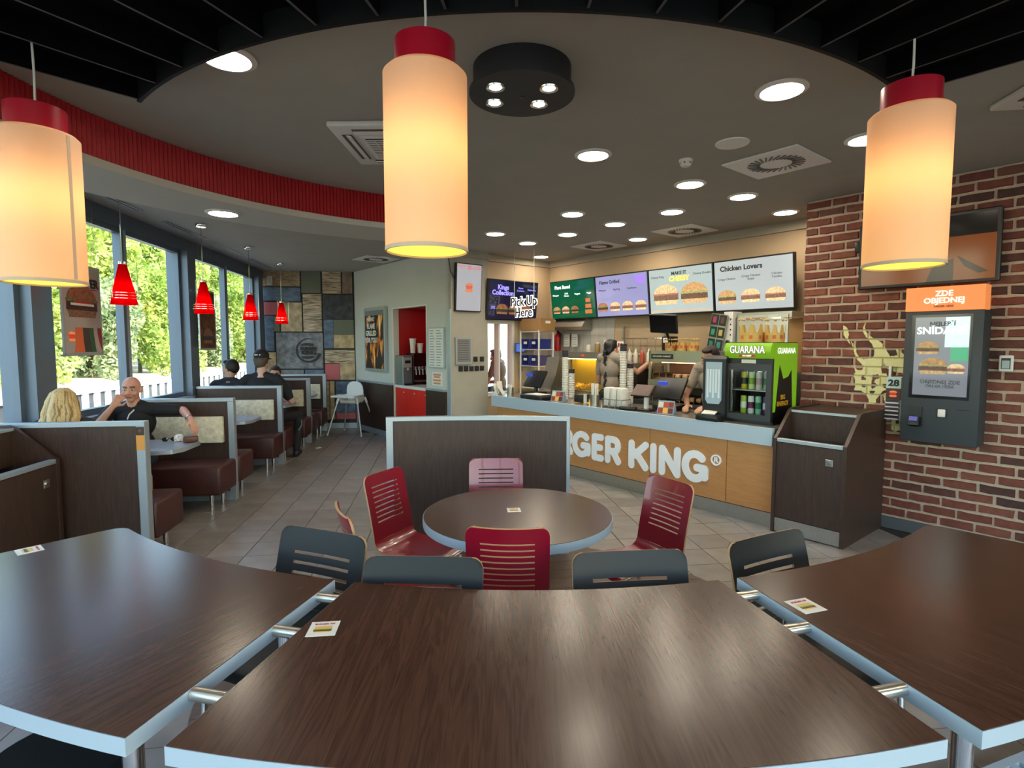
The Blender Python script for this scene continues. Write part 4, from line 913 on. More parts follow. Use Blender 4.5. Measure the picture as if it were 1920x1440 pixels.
def leaflet(px_, n, label):
    x, _ = at_n(px_, 765, n); t = kt('menu_card', label, 'menu card', x, n, CZ, 'menu cards on the counter', rz=.25)
    B().side([(-.05, 0), (.06, 0), (.0, .14)], -.09, .09).done('holder', mat('pale_blue_card', '#7f97a6', .5), t, 0)
    cs = ['#8d2f25', '#d8a13a', '#5b241c', '#c9c2b0', '#a64427', '#7a2f1e']
    for i in range(6):
        o_ = B().box((0, 0, 0), (.052, .003, .058)).done('picture', mat('card_print_%d' % i, cs[i], .5), t, 0, loc=(-.056 + (i % 3) * .056, -.038 + (i // 3) * .022, .036 + (i // 3) * .062)); o_.rotation_euler = (-.34, 0, 0)
leaflet(1047, 4.96, 'printed menu card stand beside the black trays'); leaflet(1250, 4.98, 'printed menu card stand in front of the second till')
def canister(px_, n, h, r, label, paper):
    x, _ = at_n(px_, 760, n); t = kt('straw_holder', label, 'holder', x, n, CZ)
    B().lathe([(0, .0), (r, 0), (r, h), (r - .004, h), (r - .004, .01), (0, .01)], 24).done('can', m_steel, t)
    rg = random.Random(4)
    for i in range(9): a = i * 2.4; B().box((r * .55 * math.cos(a), r * .55 * math.sin(a), h * .8 + paper / 2), (.028, .01, paper), rz=a, rx=rg.uniform(-.12, .12)).done('paper_sleeve', m_card, t, 0)
canister(1115, 4.98, .13, .055, 'steel canister stuffed with white paper sleeves', .16); canister(957, 4.97, .12, .05, 'steel canister at the far left end of the counter', .06)
x, _ = at_n(935, 740, 5.0); t = kt('paper_bag', 'crumpled white paper napkins at the far left end of the counter', 'napkins', x, 5.0, CZ)
for i, (a, z_) in enumerate(((.5, .07), (.75, .1), (.3, .05))): B().box((-.02 + i * .035, .01 * i, z_), (.012, .13, .18), ry=a - .9, rz=.3 * i, bev=.004, seg=1).done('napkin', m_card, t)
x, _ = at_n(1155, 765, 5.0); t = kt('lid_caddy', 'wire caddy holding white paper lids and boxes on the counter', 'caddy', x, 5.0, CZ)
b = B()
for z_ in (.02, .1): b.tube([(-.15, -.08, z_), (.15, -.08, z_), (.15, .08, z_), (-.15, .08, z_), (-.15, -.08, z_)], .004, 6)
for xx in (-.15, -.05, .05, .15): b.tube([(xx, -.08, .0), (xx, -.08, .1)], .003, 6); b.tube([(xx, .08, .0), (xx, .08, .1)], .003, 6)
b.done('wire_frame', m_chrome, t)
for i in range(3): B().box((-.1 + i * .1, 0, .125), (.088, .13, .22), bev=.02).done('box_stack', m_cupw, t)

# napkin dispenser
nx, _ = at_n(1339, 785, 4.95); t = kt('napkin_dispenser', 'tall black napkin dispenser with clear front on the counter', 'napkin dispenser', nx, 4.93, CZ)
B().side([(0.0, 0), (.22, 0), (.22, .58), (.18, .63), (.04, .63), (.0, .6)], -.12, .12).done('body', mat('dispenser_black', '#1c1e20', .35), t, 30)
B().front([(-.085, .2), (-.06, .16), (.06, .16), (.085, .2), (.085, .57), (-.085, .57)], -.012, -.002).done('clear_window', mat('dispenser_window', '#9fb6c6', .12), t, 0)
for i in range(5): B().b2((-.07 + i * .03, -.015, .22 + .05 * (i % 2)), (-.07 + i * .03 + .02, -.0125, .5)).done('napkin_fold', mat('pale_napkin', '#cfdde4', .5), t, 0)
B().box((0, -.06, .03), (.24, .14, .06), bev=.015).done('base_tray', m_black, t); B().box((-.01, -.05, .078), (.13, .12, .012), bev=.004, rz=.3, rx=.15).done('napkin', m_card, t)

# drinks fridge
m_fgreen = mat('fridge_green', '#74a61a', .4, emit='#7fb51d', es=.12)
FX0, FX1, FN = -2.86, -2.40, 4.99; fw = FX1 - FX0
fr = kt('drinks_fridge', 'small black drinks fridge with green GUARANA header and cans inside', 'fridge', (FX0 + FX1) / 2, FN, CZ); h = fw / 2
m_fb = mat('fridge_black', '#17181a', .4)
B().b2((-h, .45, 0), (h, .48, .76)).done('back', m_fb, fr, 0)
for s in (-1, 1): B().b2((s * h - (.02 if s > 0 else 0), .03, 0), (s * h + (.02 if s < 0 else 0), .45, .76)).done('side', m_fb, fr, 0)
B().b2((-h, .03, 0), (h, .45, .06)).done('plinth', m_fb, fr, 0); B().b2((-h, .03, .56), (h, .45, .76)).done('top_box', m_fb, fr, 0)
pr = [(-.01 - .03 * math.sin(R(a)), .61 + .145 * a / 180) for a in range(0, 181, 20)] + [(.035, .755), (.035, .61)]
B().side(pr, -h + .004, h - .004).done('header', m_fgreen, fr, 30)
m_gl = mat('print_white', '#e8e8e4', .5, emit='#e8e8e4', es=.3); m_blkp = mat('print_black', '#101010', .5)
text('header_lettering_outline', 'GUARANA', m_blkp, fr, (0, -.0405, .69), .098, .003, bold=.055, sx=.72); text('header_lettering', 'GUARANA', m_gl, fr, (0, -.0435, .69), .098, .003, bold=.015, sx=.72)
B().box((0, -.037, .635), (.15, .004, .024)).done('sub_plate', mat('print_pink', '#b22f52', .5), fr, 0); text('sub_lettering', 'NO SLEEP', m_gl, fr, (0, -.041, .635), .02, .002, bold=.03)
B().b2((-.07, -.002, .565), (.07, .03, .6)).done('rating_label', m_card, fr, 0); B().b2((-h, .0, .56), (h, .03, .605)).done('control_strip', m_black, fr, 0)
d = B(); d.b2((-h, -.02, .03), (-h + .05, .02, .56)); d.b2((h - .05, -.02, .03), (h, .02, .56)); d.b2((-h + .05, -.02, .03), (h - .05, .02, .085)); d.b2((-h + .05, -.02, .51), (h - .05, .02, .56)); d = d.done('door', mat('fridge_door', '#2f3336', .4), fr, 0)
B().b2((-h + .05, -.004, .085), (h - .05, .002, .51)).done('door_glass', glassy('fridge_glass', (.9, .95, .95), .8), d, 0)
B().box((-h + .08, -.022, .3), (.016, .008, .4)).done('handle', m_chrome, d, 0)
for z_ in (.07, .3): B().b2((-h + .02, .05, z_), (h - .02, .43, z_ + .012)).done('shelf', m_steel, fr, 0)
B().box((0, .4, .53), (.3, .02, .012)).done('light_strip', emis('fridge_light', '#f4fbff', 8), fr, 0)
def can(x, y, z, c1, c2, label):
    t = kt('drink_can', label, 'drink can', (FX0 + FX1) / 2 + x, FN + y, CZ + z, 'cans in the fridge')
    B().lathe([(0, 0), (.024, 0), (.029, .01), (.029, .155), (.024, .168), (0, .168)], 18).done('body', mat('can_' + c1, c1, .35), t); B().lathe([(.0295, .05), (.0295, .11), (.028, .11), (.028, .05)], 18, close=True).done('print', mat('canp_' + c2, c2, .35), t)
    B().lathe([(0, .168), (.024, .168), (.022, .172), (0, .171)], 18).done('lid', m_chrome, t)
for i, (c1, c2, nm) in enumerate((('#9fae3c', '#d7dccb', 'olive'), ('#d9d6d2', '#6a2250', 'white and purple'), ('#8fbf9f', '#1d7a52', 'mint green'), ('#5d3372', '#d5cfd8', 'violet'))):
    can(-.09 + i * .073, .1, .083, c1, c2, '%s drink can on the lower fridge shelf' % nm)
for i, (c1, c2, nm) in enumerate((('#c9b524', '#2a2a1c', 'yellow and black'), ('#d5e0a0', '#8aa83a', 'pale green'), ('#dcd9c4', '#c9a0a8', 'cream and pink'), ('#b9c9bd', '#5a8a6a', 'grey green'))):
    can(-.09 + i * .073, .1, .313, c1, c2, '%s drink can on the upper fridge shelf' % nm)
# printed side of the fridge
sd = B().b2((h, .02, .12), (h + .003, .48, .755)).done('side_print', m_fgreen, fr, 0)
B().side([(.06, .12), (.4, .12), (.36, .5), (.3, .44), (.2, .42), (.12, .55)], h + .003, h + .005).done('side_print_black', m_blkp, fr, 0)
me = text_mesh('GUARANA', .075, .002, .02); me.transform(Matrix.Rotation(R(90), 4, 'Z')); link('side_lettering', me, m_gl, fr, 0, (h + .005, .25, .68))
me = text_mesh('BIG\nENERGY', .06, .002, .02); me.transform(Matrix.Rotation(R(90), 4, 'Z')); link('side_lettering', me, mat('print_amber', '#d79a1c', .5), fr, 0, (h + .006, .2, .22))
# paper crowns
m_gold = mat('gold_card', '#c8a45a', .45, .1); m_goldr = mat('crown_print', '#c5603a', .5)
def crown(x, n, z, label, r=.085, h=.19):
    t = kt('paper_hat', label, 'paper crown', x, n, z, 'gold paper crowns'); N_ = 40; b = B(); pk = 8
    lo, hi = [], []
    for i in range(N_):
        a = 2 * math.pi * i / N_; ph = (i * pk / N_) % 1; hh = h * (.45 + .55 * max(0, 1 - abs(ph - .5) * 4) ** .8)
        for rr, L_ in ((r, 0), (r - .003, 1)):
            lo.append(b.bm.verts.new((rr * math.cos(a), rr * math.sin(a), 0))); hi.append(b.bm.verts.new((rr * 1.06 * math.cos(a), rr * 1.06 * math.sin(a), hh)))
    for i in range(N_):
        j = (i + 1) % N_
        for s in (0, 1): b.bm.faces.new((lo[2*i+s], lo[2*j+s], hi[2*j+s], hi[2*i+s]))
        b.bm.faces.new((hi[2*i], hi[2*j], hi[2*j+1], hi[2*i+1])); b.bm.faces.new((lo[2*i], lo[2*i+1], lo[2*j+1], lo[2*j]))
    b.done('band', m_gold, t, 0)
    for i in range(8):
        a = 2 * math.pi * (i + .5) / 8; B().box(((r + .002) * math.cos(a), (r + .002) * math.sin(a), .05), (.003, .03, .035), rz=a).done('badge', m_goldr, t, 0)
        B().ball(((r + .006) * math.cos(a), (r + .006) * math.sin(a), h + .008), .011, 8).done('tip', m_gold, t)
crown((FX0 + FX1) / 2 - .06, FN + .16, CZ + .76, 'gold paper crown on the fridge, left and larger of the two groups', .11, .21); crown((FX0 + FX1) / 2 + .14, FN + .2, CZ + .76, 'gold paper crown on the fridge, right one', .085, .2)
# ================================================================== KITCHEN
def burger(parent, x, z, w, y, k=0, es=.6):
    """flat burger picture on a screen or poster: bun, salad, meat, base"""
    cs = (('#9c7a52', '#76834c', '#543c30', '#a88c66'), ('#b09a76', '#92594a', '#634a3b', '#b5a07c'), ('#85583a', '#5c7040', '#38241d', '#866245'))[k]; es *= .65
    h = w * .78; m_ = [mat('pic_%s_%d' % (c, es * 10), c, .4, noise=(45, .5), emit=c, es=es) for c in cs]
    B().front([(x + w / 2 * math.cos(R(a)) * .94, z + h * .12 + h * .42 * math.sin(R(a))) for a in range(0, 181, 15)], y - .002, y).done('picture_bun', m_[0], parent, 0)
    n = 12; B().front([(x - w / 2 + w * i / n, z + h * .12 - (.03 if i % 2 else 0) * w) for i in range(n + 1)][::-1] + [(x - w / 2, z + h * .16), (x + w / 2, z + h * .16)], y - .003, y).done('picture_salad', m_[1], parent, 0)
    B().front([(x - w * .48, z - h * .12), (x + w * .48, z - h * .12), (x + w * .47, z + h * .1), (x - w * .47, z + h * .1)], y - .0025, y).done('picture_meat', m_[2], parent, 0)
    B().front([(x - w * .45, z - h * .12), (x - w * .4, z - h * .3), (x + w * .4, z - h * .3), (x + w * .45, z - h * .12)], y - .0022, y).done('picture_base', m_[3], parent, 0)
def board(x0, x1, z0, z1, n, label, col, es, tilt=.12, rz=0., name='menu_screen'):
    t = kt(name, label, 'menu screen', (x0 + x1) / 2, n, (z0 + z1) / 2, 'menu screens above the counter', rz); w, h = x1 - x0, z1 - z0; t.rotation_euler = (tilt, 0, KZ + rz)
    B().box((0, .03, 0), (w, .06, h), bev=.006, seg=1).done('housing', m_black, t); B().b2((-w / 2 + .015, -.004, -h / 2 + .018), (w / 2 - .015, .0005, h / 2 - .018)).done('display', screen(name + col, col, es), t, 0)
    for xx in (-w * .3, w * .3): B().b2((xx - .03, .06, -.12), (xx + .03, .2, .12)).done('bracket', m_black, t, 0)
    return t, w, h
MW = .965; z0m, z1m = 2.03, 2.64; mx0 = -6.64
tw = emis('screen_text_white', '#e6ebe8', .9); tb = mat('screen_text_dark', '#20242c', .5); tp = emis('screen_text_violet', '#8f86e8', .8)
g_, w, h = board(mx0, mx0 + MW, z0m, z1m, 6.2, 'green menu screen headed Plant Based, second from the left', '#0c5b3a', .75)
text('heading', 'Plant Based', tw, g_, (-.2, -.007, .2), .075, .002, bold=.02)
for i, s in enumerate(('Whopper', 'Chilli\nCheese', 'Nuggets', 'Veggie')): text('item_name', s, tw, g_, (-.36 + i * .24, -.007, .08), .036, .002)
for i in range(3): burger(g_, -.36 + i * .2, -.17, .17, -.005, i)
for i in range(3): B().box((.33, -.006, -.2 + i * .085), (.14 - .02 * i, .003, .06), bev=.001, seg=1).done('picture_nugget', mat('pic_nugget', '#a05a35', .5, emit='#a05a35', es=.5), g_, 0)
g_, w, h = board(mx0 + MW + .01, mx0 + 2 * MW, z0m, z1m, 6.2, 'pale violet menu screen headed Flame Grilled, middle of the row', '#9a98c4', .8)
text('heading', 'Flame Grilled', tb, g_, (-.2, -.007, .2), .07, .002, bold=.02)
for i, s in enumerate(('Whopper', 'Big King', 'Steakhouse')): text('item_name', s, tb, g_, (-.34 + i * .27, -.007, .09), .036, .002)
for i in range(4): burger(g_, -.35 + i * .23, -.17, .2, -.005, (2, 1, 1, 1)[i], .8)
B().box((.34, -.006, .2), (.16, .003, .1)).done('picture_drinks', mat('pic_violet', '#6a52c8', .4, emit='#6a52c8', es=.7), g_, 0)
g_, w, h = board(mx0 + 2 * MW + .01, mx0 + 3 * MW, z0m, z1m, 6.2, 'pale menu screen with two large burgers headed Make It Cheesy', '#aebbb8', .85)
text('heading', 'MAKE IT', tb, g_, (.0, -.007, .22), .06, .002, bold=.03); text('heading', 'CHEESY', emis('screen_text_yellow', '#d9c04a', .9), g_, (.0, -.007, .15), .085, .002, bold=.04)
for xx, s in ((-.33, 'Cheesy King'), (.33, 'Cheesy Double')): text('item_name', s, tb, g_, (xx, -.007, .19), .04, .002)
burger(g_, -.21, -.08, .4, -.005, 1, .7); burger(g_, .21, -.08, .4, -.005, 0, .8); B().box((0, -.006, -.26), (.92, .003, .03)).done('picture_table', mat('pic_table', '#93887a', .5, emit='#93887a', es=.6), g_, 0)
g_, w, h = board(mx0 + 3 * MW + .01, mx0 + 4 * MW, z0m, z1m, 6.2, 'pale menu screen headed Chicken Lovers, beside the brick wall', '#b2b8b6', .85)
text('heading', 'Chicken Lovers', tb, g_, (-.13, -.007, .2), .082, .002, bold=.03)
for i, s in enumerate(('Crispy Chicken', 'Crispy Chicken\nRoyal', 'Chicken\nTendies')): text('item_name', s, tb, g_, (-.31 + i * .3, -.007, .08), .036, .002)
for i in range(3): burger(g_, -.31 + i * .29, -.15, .24, -.005, (0, 1, 1)[i], .8)
g_ = kt('menu_screen', 'dark violet menu screen headed Kings Collection, on the far left wall', 'menu screen', -6.78, 5.52, 2.32, 'menu screens above the counter', 0); g_.rotation_euler = (.1, 0, KZ + R(90)); w, h = 1.0, .62
B().box((0, .03, 0), (w, .06, h), bev=.006, seg=1).done('housing', m_black, g_); B().b2((-w / 2 + .015, -.004, -h / 2 + .018), (w / 2 - .015, .0005, h / 2 - .018)).done('display', screen('kings_screen', '#17122e', .8), g_, 0)
text('heading', 'Kings\nCollection', emis('screen_text_blueviolet', '#8a80ff', .9), g_, (-.22, -.007, .15), .1, .002, bold=.03, line=.85)
for xx, s in ((.13, 'Bacon\nLouisiana'), (.36, 'Mushroom')): text('item_name', s, tp, g_, (xx, -.007, .18), .04, .002)
for i in range(3): burger(g_, -.22 + i * .24, -.16, .24, -.005, 2, .25)
text('item_name', '202', tp, g_, (-.4, -.007, -.12), .06, .002)
for xx in (-.3, .3): B().b2((xx - .03, .06, -.12), (xx + .03, .12, .12)).done('bracket', m_black, g_, 0)
# hanging pick-up sign
x0, _ = at_n(982, 575, 5.35); t = kt('pickup_sign', 'white cut-out sign reading Pick Up Here hung on two wires', 'sign', x0, 5.35, 2.2)
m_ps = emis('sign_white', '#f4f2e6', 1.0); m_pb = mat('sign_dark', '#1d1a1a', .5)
for s, z_, sz in (('Pick Up', .07, .19), ('Here', -.09, .19)):
    text('letter_outline', s, m_ps, t, (0, 0, z_), sz, .012, bold=.075); text('letter_face', s, m_pb, t, (0, -.009, z_), sz, .006, bold=.012)
for xx in (-.22, .23): B().tube([(xx, 0, .1), (xx, 0, CE - 2.2)], .004, 6).done('wire', m_cord, t)

# stainless fry hood, fry station
kx0 = -6.93
t = kt('extractor_hood', 'small stainless extractor unit on the wall above the notices', 'extractor hood', -6.25, 6.2, 1.86); B().side([(0, 0), (.24, 0), (.24, .2), (.1, .2), (0, .05)], -.36, .3).done('canopy', m_steel, t, 30); B().box((.0, .02, .02), (.2, .012, .02)).done('hood_lip', m_chrome, t, 0)
fs = kt('fry_station', 'stainless fry station with warm light and a heap of fries', 'fry station', -5.95, 5.82); 
B().b2((-.42, .1, 0), (.62, .62, .92)).done('cabinet', m_steel, fs, 0); B().b2((-.42, .3, 1.42), (.62, .62, 1.52)).done('top_shelf', m_steel, fs, 0)
for xx in (-.4, .6): B().b2((xx - .02, .56, .92), (xx + .02, .6, 1.42)).done('upright', m_steel, fs, 0)
B().b2((-.38, .58, .93), (.58, .6, 1.42)).done('back_panel', mat('yellow_lit_steel', '#a9934a', .35, .6), fs, 0)  # yellow of the warm light is put into the steel colour
B().b2((-.35, .42, 1.405), (.35, .5, 1.418)).done('heat_lamp', emis('heat_lamp', '#ffd24a', 12), fs, 0); text('shelf_digits', '88:8', emis('red_digits', '#c0302a', 1.), fs, (.1, .298, 1.47), .035, .003)
B().b2((-.38, .14, .921), (.5, .5, .95)).done('fry_pan', m_steel, fs, 0)
o_ = B(); rg = random.Random(3)
for i in range(60): o_.box((rg.uniform(-.06, .22), rg.uniform(.2, .42), .97 + rg.uniform(0, .06)), (.09, .012, .012), rz=rg.uniform(0, 3), ry=rg.uniform(-.5, .5))
o_ = o_.done('fries', mat('fries_yellow', '#d9a93a', .6), fs, 0); o_['kind'] = 'stuff'
for i, (xx, c) in enumerate(((.1, '#c9c2ae'), (.28, '#8a6f3c'), (.45, '#b9b29a'))):
    t = kt('condiment_jar', ('white tub', 'brown jar', 'tall pale jar')[i] + ' standing on the fry station shelf', 'jar', -5.95 + xx, 6.25, 1.52, 'jars on the fry station shelf'); B().lathe([(0, 0), (.04, 0), (.042, .08 + .03 * i), (.03, .1 + .03 * i), (0, .1 + .03 * i)], 16).done('jar_body', mat('jar%d' % i, c, .4), t); B().cyl((0, 0, .1 + .03 * i), .032, .015, 16).done('lid', m_card, t)
for i, xx in enumerate((-6.44, -6.26)):
    t = kt('wall_notice', ('left', 'right')[i] + ' of two white paper notices above the fry station shelf', 'notice', xx, 6.36, 1.60, 'paper notices in the kitchen'); B().box((0, 0, .1), (.13, .01, .2)).done('sheet', m_card, t, 0)
    for k_ in range(4): B().box((0, -.006, .04 + k_ * .035), (.09, .002, .008)).done('print_line', mat('print_grey', '#8f8a84', .6), t, 0)
t = kt('fire_extinguisher', 'red fire extinguisher beside the blue bin rack', 'fire extinguisher', -6.62, 6.33, 1.53); B().lathe([(0, 0), (.05, 0), (.055, .02), (.055, .24), (.02, .29), (0, .29)], 18).done('cylinder', mat('extinguisher_red', '#b11219', .35), t); B().lathe([(0, .29), (.018, .29), (.018, .33), (0, .33)], 10).done('valve', m_black, t); B().tube([(.02, 0, .31), (.08, 0, .27), (.07, -.01, .1)], .01, 8).done('hose', m_black, t)
# rack with blue bins and a carton on top
x0 = -6.55; rk = kt('bin_rack', 'white wire rack with blue bins left of the fry station', 'rack', -6.62, 5.72)
for xx in (-.22, .22):
    for yy in (0, .3): B().tube([(xx, yy, 0), (xx, yy, 1.86)], .014, 8).done('upright', m_white, rk)
for z_ in (.95, 1.3, 1.56, 1.84): B().b2((-.24, -.01, z_ - .012), (.24, .31, z_)).done('wire_shelf', m_white, rk, 0)
m_bl = mat('blue_bin', '#22307d', .4)
for z_ in (1.30, 1.56):
    for s in (-1, 1):
        t = kt('storage_bin', 'blue storage bin on the wire rack, %s shelf, %s side' % (('lower' if z_ < 1.4 else 'upper'), ('left' if s < 0 else 'right')), 'bin', -6.62 + s * .1, 5.86, z_, 'blue bins on the wire rack'); B().front([(-.085, 0), (.085, 0), (.1, .16), (.08, .16), (.07, .02), (-.07, .02), (-.08, .16), (-.1, .16)], -.14, .14).done('bin_body', m_bl, t, 0); B().box((0, -.145, .1), (.08, .004, .04)).done('bin_label', m_card, t, 0)
t = kt('carton', 'brown cardboard carton on top of the wire rack', 'carton', -6.6, 5.86, 1.84); B().box((0, 0, .1), (.5, .3, .2)).done('carton_body', mat('cardboard', '#9b7446', .8), t, 0); B().box((0, 0, .2015), (.5, .05, .003)).done('tape', mat('tape', '#b9946a', .4), t, 0); B().box((.251, 0, .14), (.003, .1, .04)).done('carton_label', m_card, t, 0)
t = kt('bag_scoop', 'curved stainless fry bagging scoop behind the left till', 'fry scoop', -6.02, 5.55); B().side([(-.05, .9), (.2, .9), (.2, 1.45), (.12, 1.45), (.05, 1.2), (-.05, 1.0)], -.13, .13).done('scoop', m_steel, t, 30); B().b2((-.13, 0, 0), (.13, .2, .9)).done('stand', m_steel, t, 0)
t = kt('order_tablet', 'small blue-backed tablet mounted beside the drive-through window', 'tablet', -6.9, 5.72, 1.5); B().box((.04, 0, .08), (.02, .2, .15), bev=.006, seg=1).done('tablet_case', mat('tablet_blue', '#3550a5', .4), t); B().box((.052, 0, .08), (.003, .17, .12)).done('tablet_screen', screen('tablet_glow', '#5f82d8', .6), t, 0); B().tube([(.03, .0, .0), (.03, .03, -.15), (.02, .06, -.3)], .006, 6).done('cable', m_black, t)
# hanging order monitor
x0, zc = at_n(1244, 607, 5.6); t = kt('order_monitor', 'black order monitor hung on a pole above the holding shelves', 'monitor', x0, 5.6, zc, rz=.35); t.rotation_euler = (.25, .06, KZ + .1); B().box((0, 0, 0), (.37, .03, .23), bev=.008, seg=1).done('monitor_housing', m_black, t); B().box((0, -.0165, 0), (.345, .003, .205)).done('monitor_screen', mat('dark_screen', '#0b0c0e', .15), t, 0); B().tube([(0, .02, -.05), (0, .1, -.2), (0, .14, -.38)], .016, 8).done('pole', m_black, t)
# holding shelves (warm food chute)
hx0, hx1 = -4.34, -3.42; hu = kt('holding_shelves', 'stainless food holding shelves behind the counter with wrapped food', 'holding unit', (hx0 + hx1) / 2, 5.74); hw = (hx1 - hx0) / 2
for xx in (-hw, hw - .03):
    for yy in (0, .4): B().b2((xx, yy, 0), (xx + .03, yy + .03, 1.56)).done('upright', m_steel, hu, 0)
B().b2((-hw, 0, 1.42), (hw, .43, 1.56)).done('top_canopy', m_steel, hu, 0); B().b2((-hw + .04, -.004, 1.46), (-hw + .36, 0, 1.52)).done('name_plate', m_black, hu, 0); text('name_plate_text', 'HOLDING CABINET', m_card, hu, (-hw + .2, -.006, 1.49), .03, .002)
for z_ in (1.17, .9, .62): 
    B().side([(0, z_), (.4, z_ + .08), (.4, z_ + .06), (0, z_ - .02)], -hw + .03, hw - .03).done('sloped_shelf', m_steel, hu, 0); B().b2((-hw, -.01, z_ - .04), (hw, .01, z_ + .03)).done('shelf_front', m_steel, hu, 0)
    for i in range(9): B().b2((-hw + .05 + i * .098, .02, z_ + .03), (-hw + .056 + i * .098, .38, z_ + .11)).done('divider', m_chrome, hu, 0)
B().b2((-hw + .03, .4, .6), (hw - .03, .42, 1.42)).done('back_panel', mat('warm_back', '#4a3626', .5), hu, 0); B().b2((-hw + .05, .2, 1.405), (hw - .05, .26, 1.418)).done('heat_strip', emis('heat_strip', '#ffb070', 5), hu, 0)
m_wrap = mat('food_wrap', '#b08a5a', .6, noise=(20, .3))
for z_, row in ((1.17, 'upper'), (.9, 'middle')):
    for i in range(3, 7):
        t = kt('wrapped_burger', 'wrapped burger on the %s holding shelf, lane %s from the right' % (row, ('four', 'three', 'two', 'one')[i - 3]), 'burger', (hx0 + hx1) / 2 - hw + .1 + i * .098, 5.84, z_ + .045, 'wrapped burgers on the holding shelves'); B().box((0, 0, .03), (.08, .11, .055), bev=.018).done('wrapper', m_wrap, t); B().box((0, 0, .059), (.05, .07, .003)).done('wrap_fold', m_card, t, 0)
for i, (dx, dy, r_) in enumerate(((-.18, .05, .06), (-.1, .14, .065), (-.02, .04, .06), (.04, .16, .065), (.1, .05, .06))):
    crown((hx0 + hx1) / 2 + .02 + dx * 1.1, 5.74 + dy, 1.56, 'gold paper crown on the holding shelves, %s from the left' % ordn[i], r_, .13)
t = kt('receipt_printer', 'black receipt printer on the holding shelves beside the crowns', 'printer', -4.18, 5.95, 1.56); B().box((0, 0, .09), (.14, .16, .18), bev=.015).done('printer_body', m_black, t); B().b2((-.04, -.085, .1), (.04, -.08, .16)).done('receipt', m_card, t, 0)
x0, _ = at_n(1333, 655, 5.95); t = kt('promo_rack', 'tilted dark rack of cup pictures above the holding shelves', 'display rack', x0, 6.02, 1.56); o_ = B().box((0, 0, .22), (.2, .02, .44)).done('rack_panel', m_steel, t, 0); o_.rotation_euler = (0, .16, 0)
for i in range(6):
    cs = ('#7a2440', '#4a2a20', '#1f6a4a', '#8a7a3a', '#1d5a52', '#2a6058')
    c_ = B().box((-.05 + (i % 2) * .1, -.013, .37 - (i // 2) * .145), (.088, .004, .125)).done('rack_card', mat('card_dark', '#12211d', .5), o_, 0)
    p_ = B().box((-.05 + (i % 2) * .1, -.017, .37 - (i // 2) * .145), (.045, .004, .07)).done('cup_picture', mat('cup_pic%d' % i, cs[i], .5, emit=cs[i], es=.3), o_, 0)
x0, _ = at_n(1360, 655, 6.0); t = kt('cup_dispenser', 'tall narrow white cup dispenser with round lens', 'cup dispenser', x0, 6.05, 0); B().b2((-.055, 0, 0), (.055, .2, 2.02)).done('column', m_white, t, 0); B().cyl((0, -.001, 1.66), .035, .012, 20, M=Matrix.Rotation(R(90), 4, 'X')).done('lens', m_steel, t); B().cyl((0, -.012, 1.665), .022, .006, 20, M=Matrix.Rotation(R(90), 4, 'X')).done('lens_dark', m_black, t)
for i in range(4): B().box((.03, -.003, 1.93 - i * .06), (.012, .004, .02)).done('mark', m_black, t, 0)
t = kt('ice_machine', 'large grey steel ice machine behind the fridge', 'ice machine', -3.05, 6.1, 0); B().b2((-.32, 0, 0), (.3, .33, 2.0)).done('machine_body', m_steel, t, 0); B().b2((-.29, -.012, 1.4), (.27, 0, 1.97)).done('machine_door', mat('pale_steel', '#b9b6ae', .3, .5, noise=(9, .12)), t, 0); B().b2((-.2, -.03, 1.92), (.2, -.012, 1.94)).done('door_handle', m_chrome, t, 0); B().box((-.14, -.014, 1.78), (.04, .004, .07)).done('door_badge', m_sred, t, 0)
t = kt('carton_box', 'brown carton behind the fridge beside the brick wall', 'carton', -2.62, 6.1, 1.35); B().box((0, 0, .28), (.2, .24, .56)).done('carton_body', mat('cardboard', '#9b7446', .8), t, 0); o_ = B().box((-.02, -.16, .57), (.2, .1, .006)).done('carton_flap', mat('cardboard', '#9b7446', .8), t, 0)
t = kt('back_shelf', 'stainless back shelf carrying the carton', 'shelf', -2.62, 6.1, 0); B().b2((-.12, -.14, 1.32), (.25, .2, 1.35)).done('shelf_board', m_steel, t, 0); B().b2((-.12, .16, 0), (.25, .2, 1.32)).done('shelf_support', m_steel, t, 0)
# preparation table with sauce bottles, right of the woman with the braid
pt = kt('prep_table', 'stainless preparation unit with shelf of sauce bottles at the back wall', 'prep table', -4.95, 5.98); B().b2((-.35, 0, 0), (.4, .42, .9)).done('cabinet', m_steel, pt, 0); B().b2((-.35, .1, 1.35), (.4, .42, 1.38)).done('upper_shelf', m_steel, pt, 0)
for xx in (-.33, .38): B().b2((xx - .015, .38, .9), (xx + .015, .42, 1.9)).done('upright', m_steel, pt, 0)
B().tube([(-.33, .36, 1.72), (.38, .36, 1.72)], .008, 8).done('hook_rail', m_chrome, pt)
B().b2((-.2, .06, .9), (.2, .4, 1.3)).done('warmer', mat('warmer_dark', '#221f1d', .4), pt, 0)
for i in range(6):
    t = kt('sauce_bottle', 'squeeze bottle on the preparation shelf, %s from the left' % ordn[i], 'bottle', -5.2 + i * .11, 6.15, 1.38, 'sauce bottles in the kitchen'); B().lathe([(0, 0), (.032, 0), (.034, .13), (.015, .16), (.006, .2), (0, .2)], 14).done('bottle_body', mat('bottle%d' % (i % 3), ('#c9c4b4', '#a8472f', '#d5d2c8')[i % 3], .4), t); B().cyl((0, 0, .155), .014, .02, 12).done('cap', m_card, t)
for i in range(5):
    t = kt('hanging_ladle', 'utensil hanging from the kitchen hook rail, %s from the left' % ordn[i], 'utensil', -5.2 + i * .13, 6.33, 1.72, 'utensils on the hook rail'); B().tube([(0, 0, 0), (0, 0, -.22)], .006, 6).done('handle', m_steel, t); B().ball((0, 0, -.24), (.03, .015, .035), 10).done('bowl', m_steel, t)
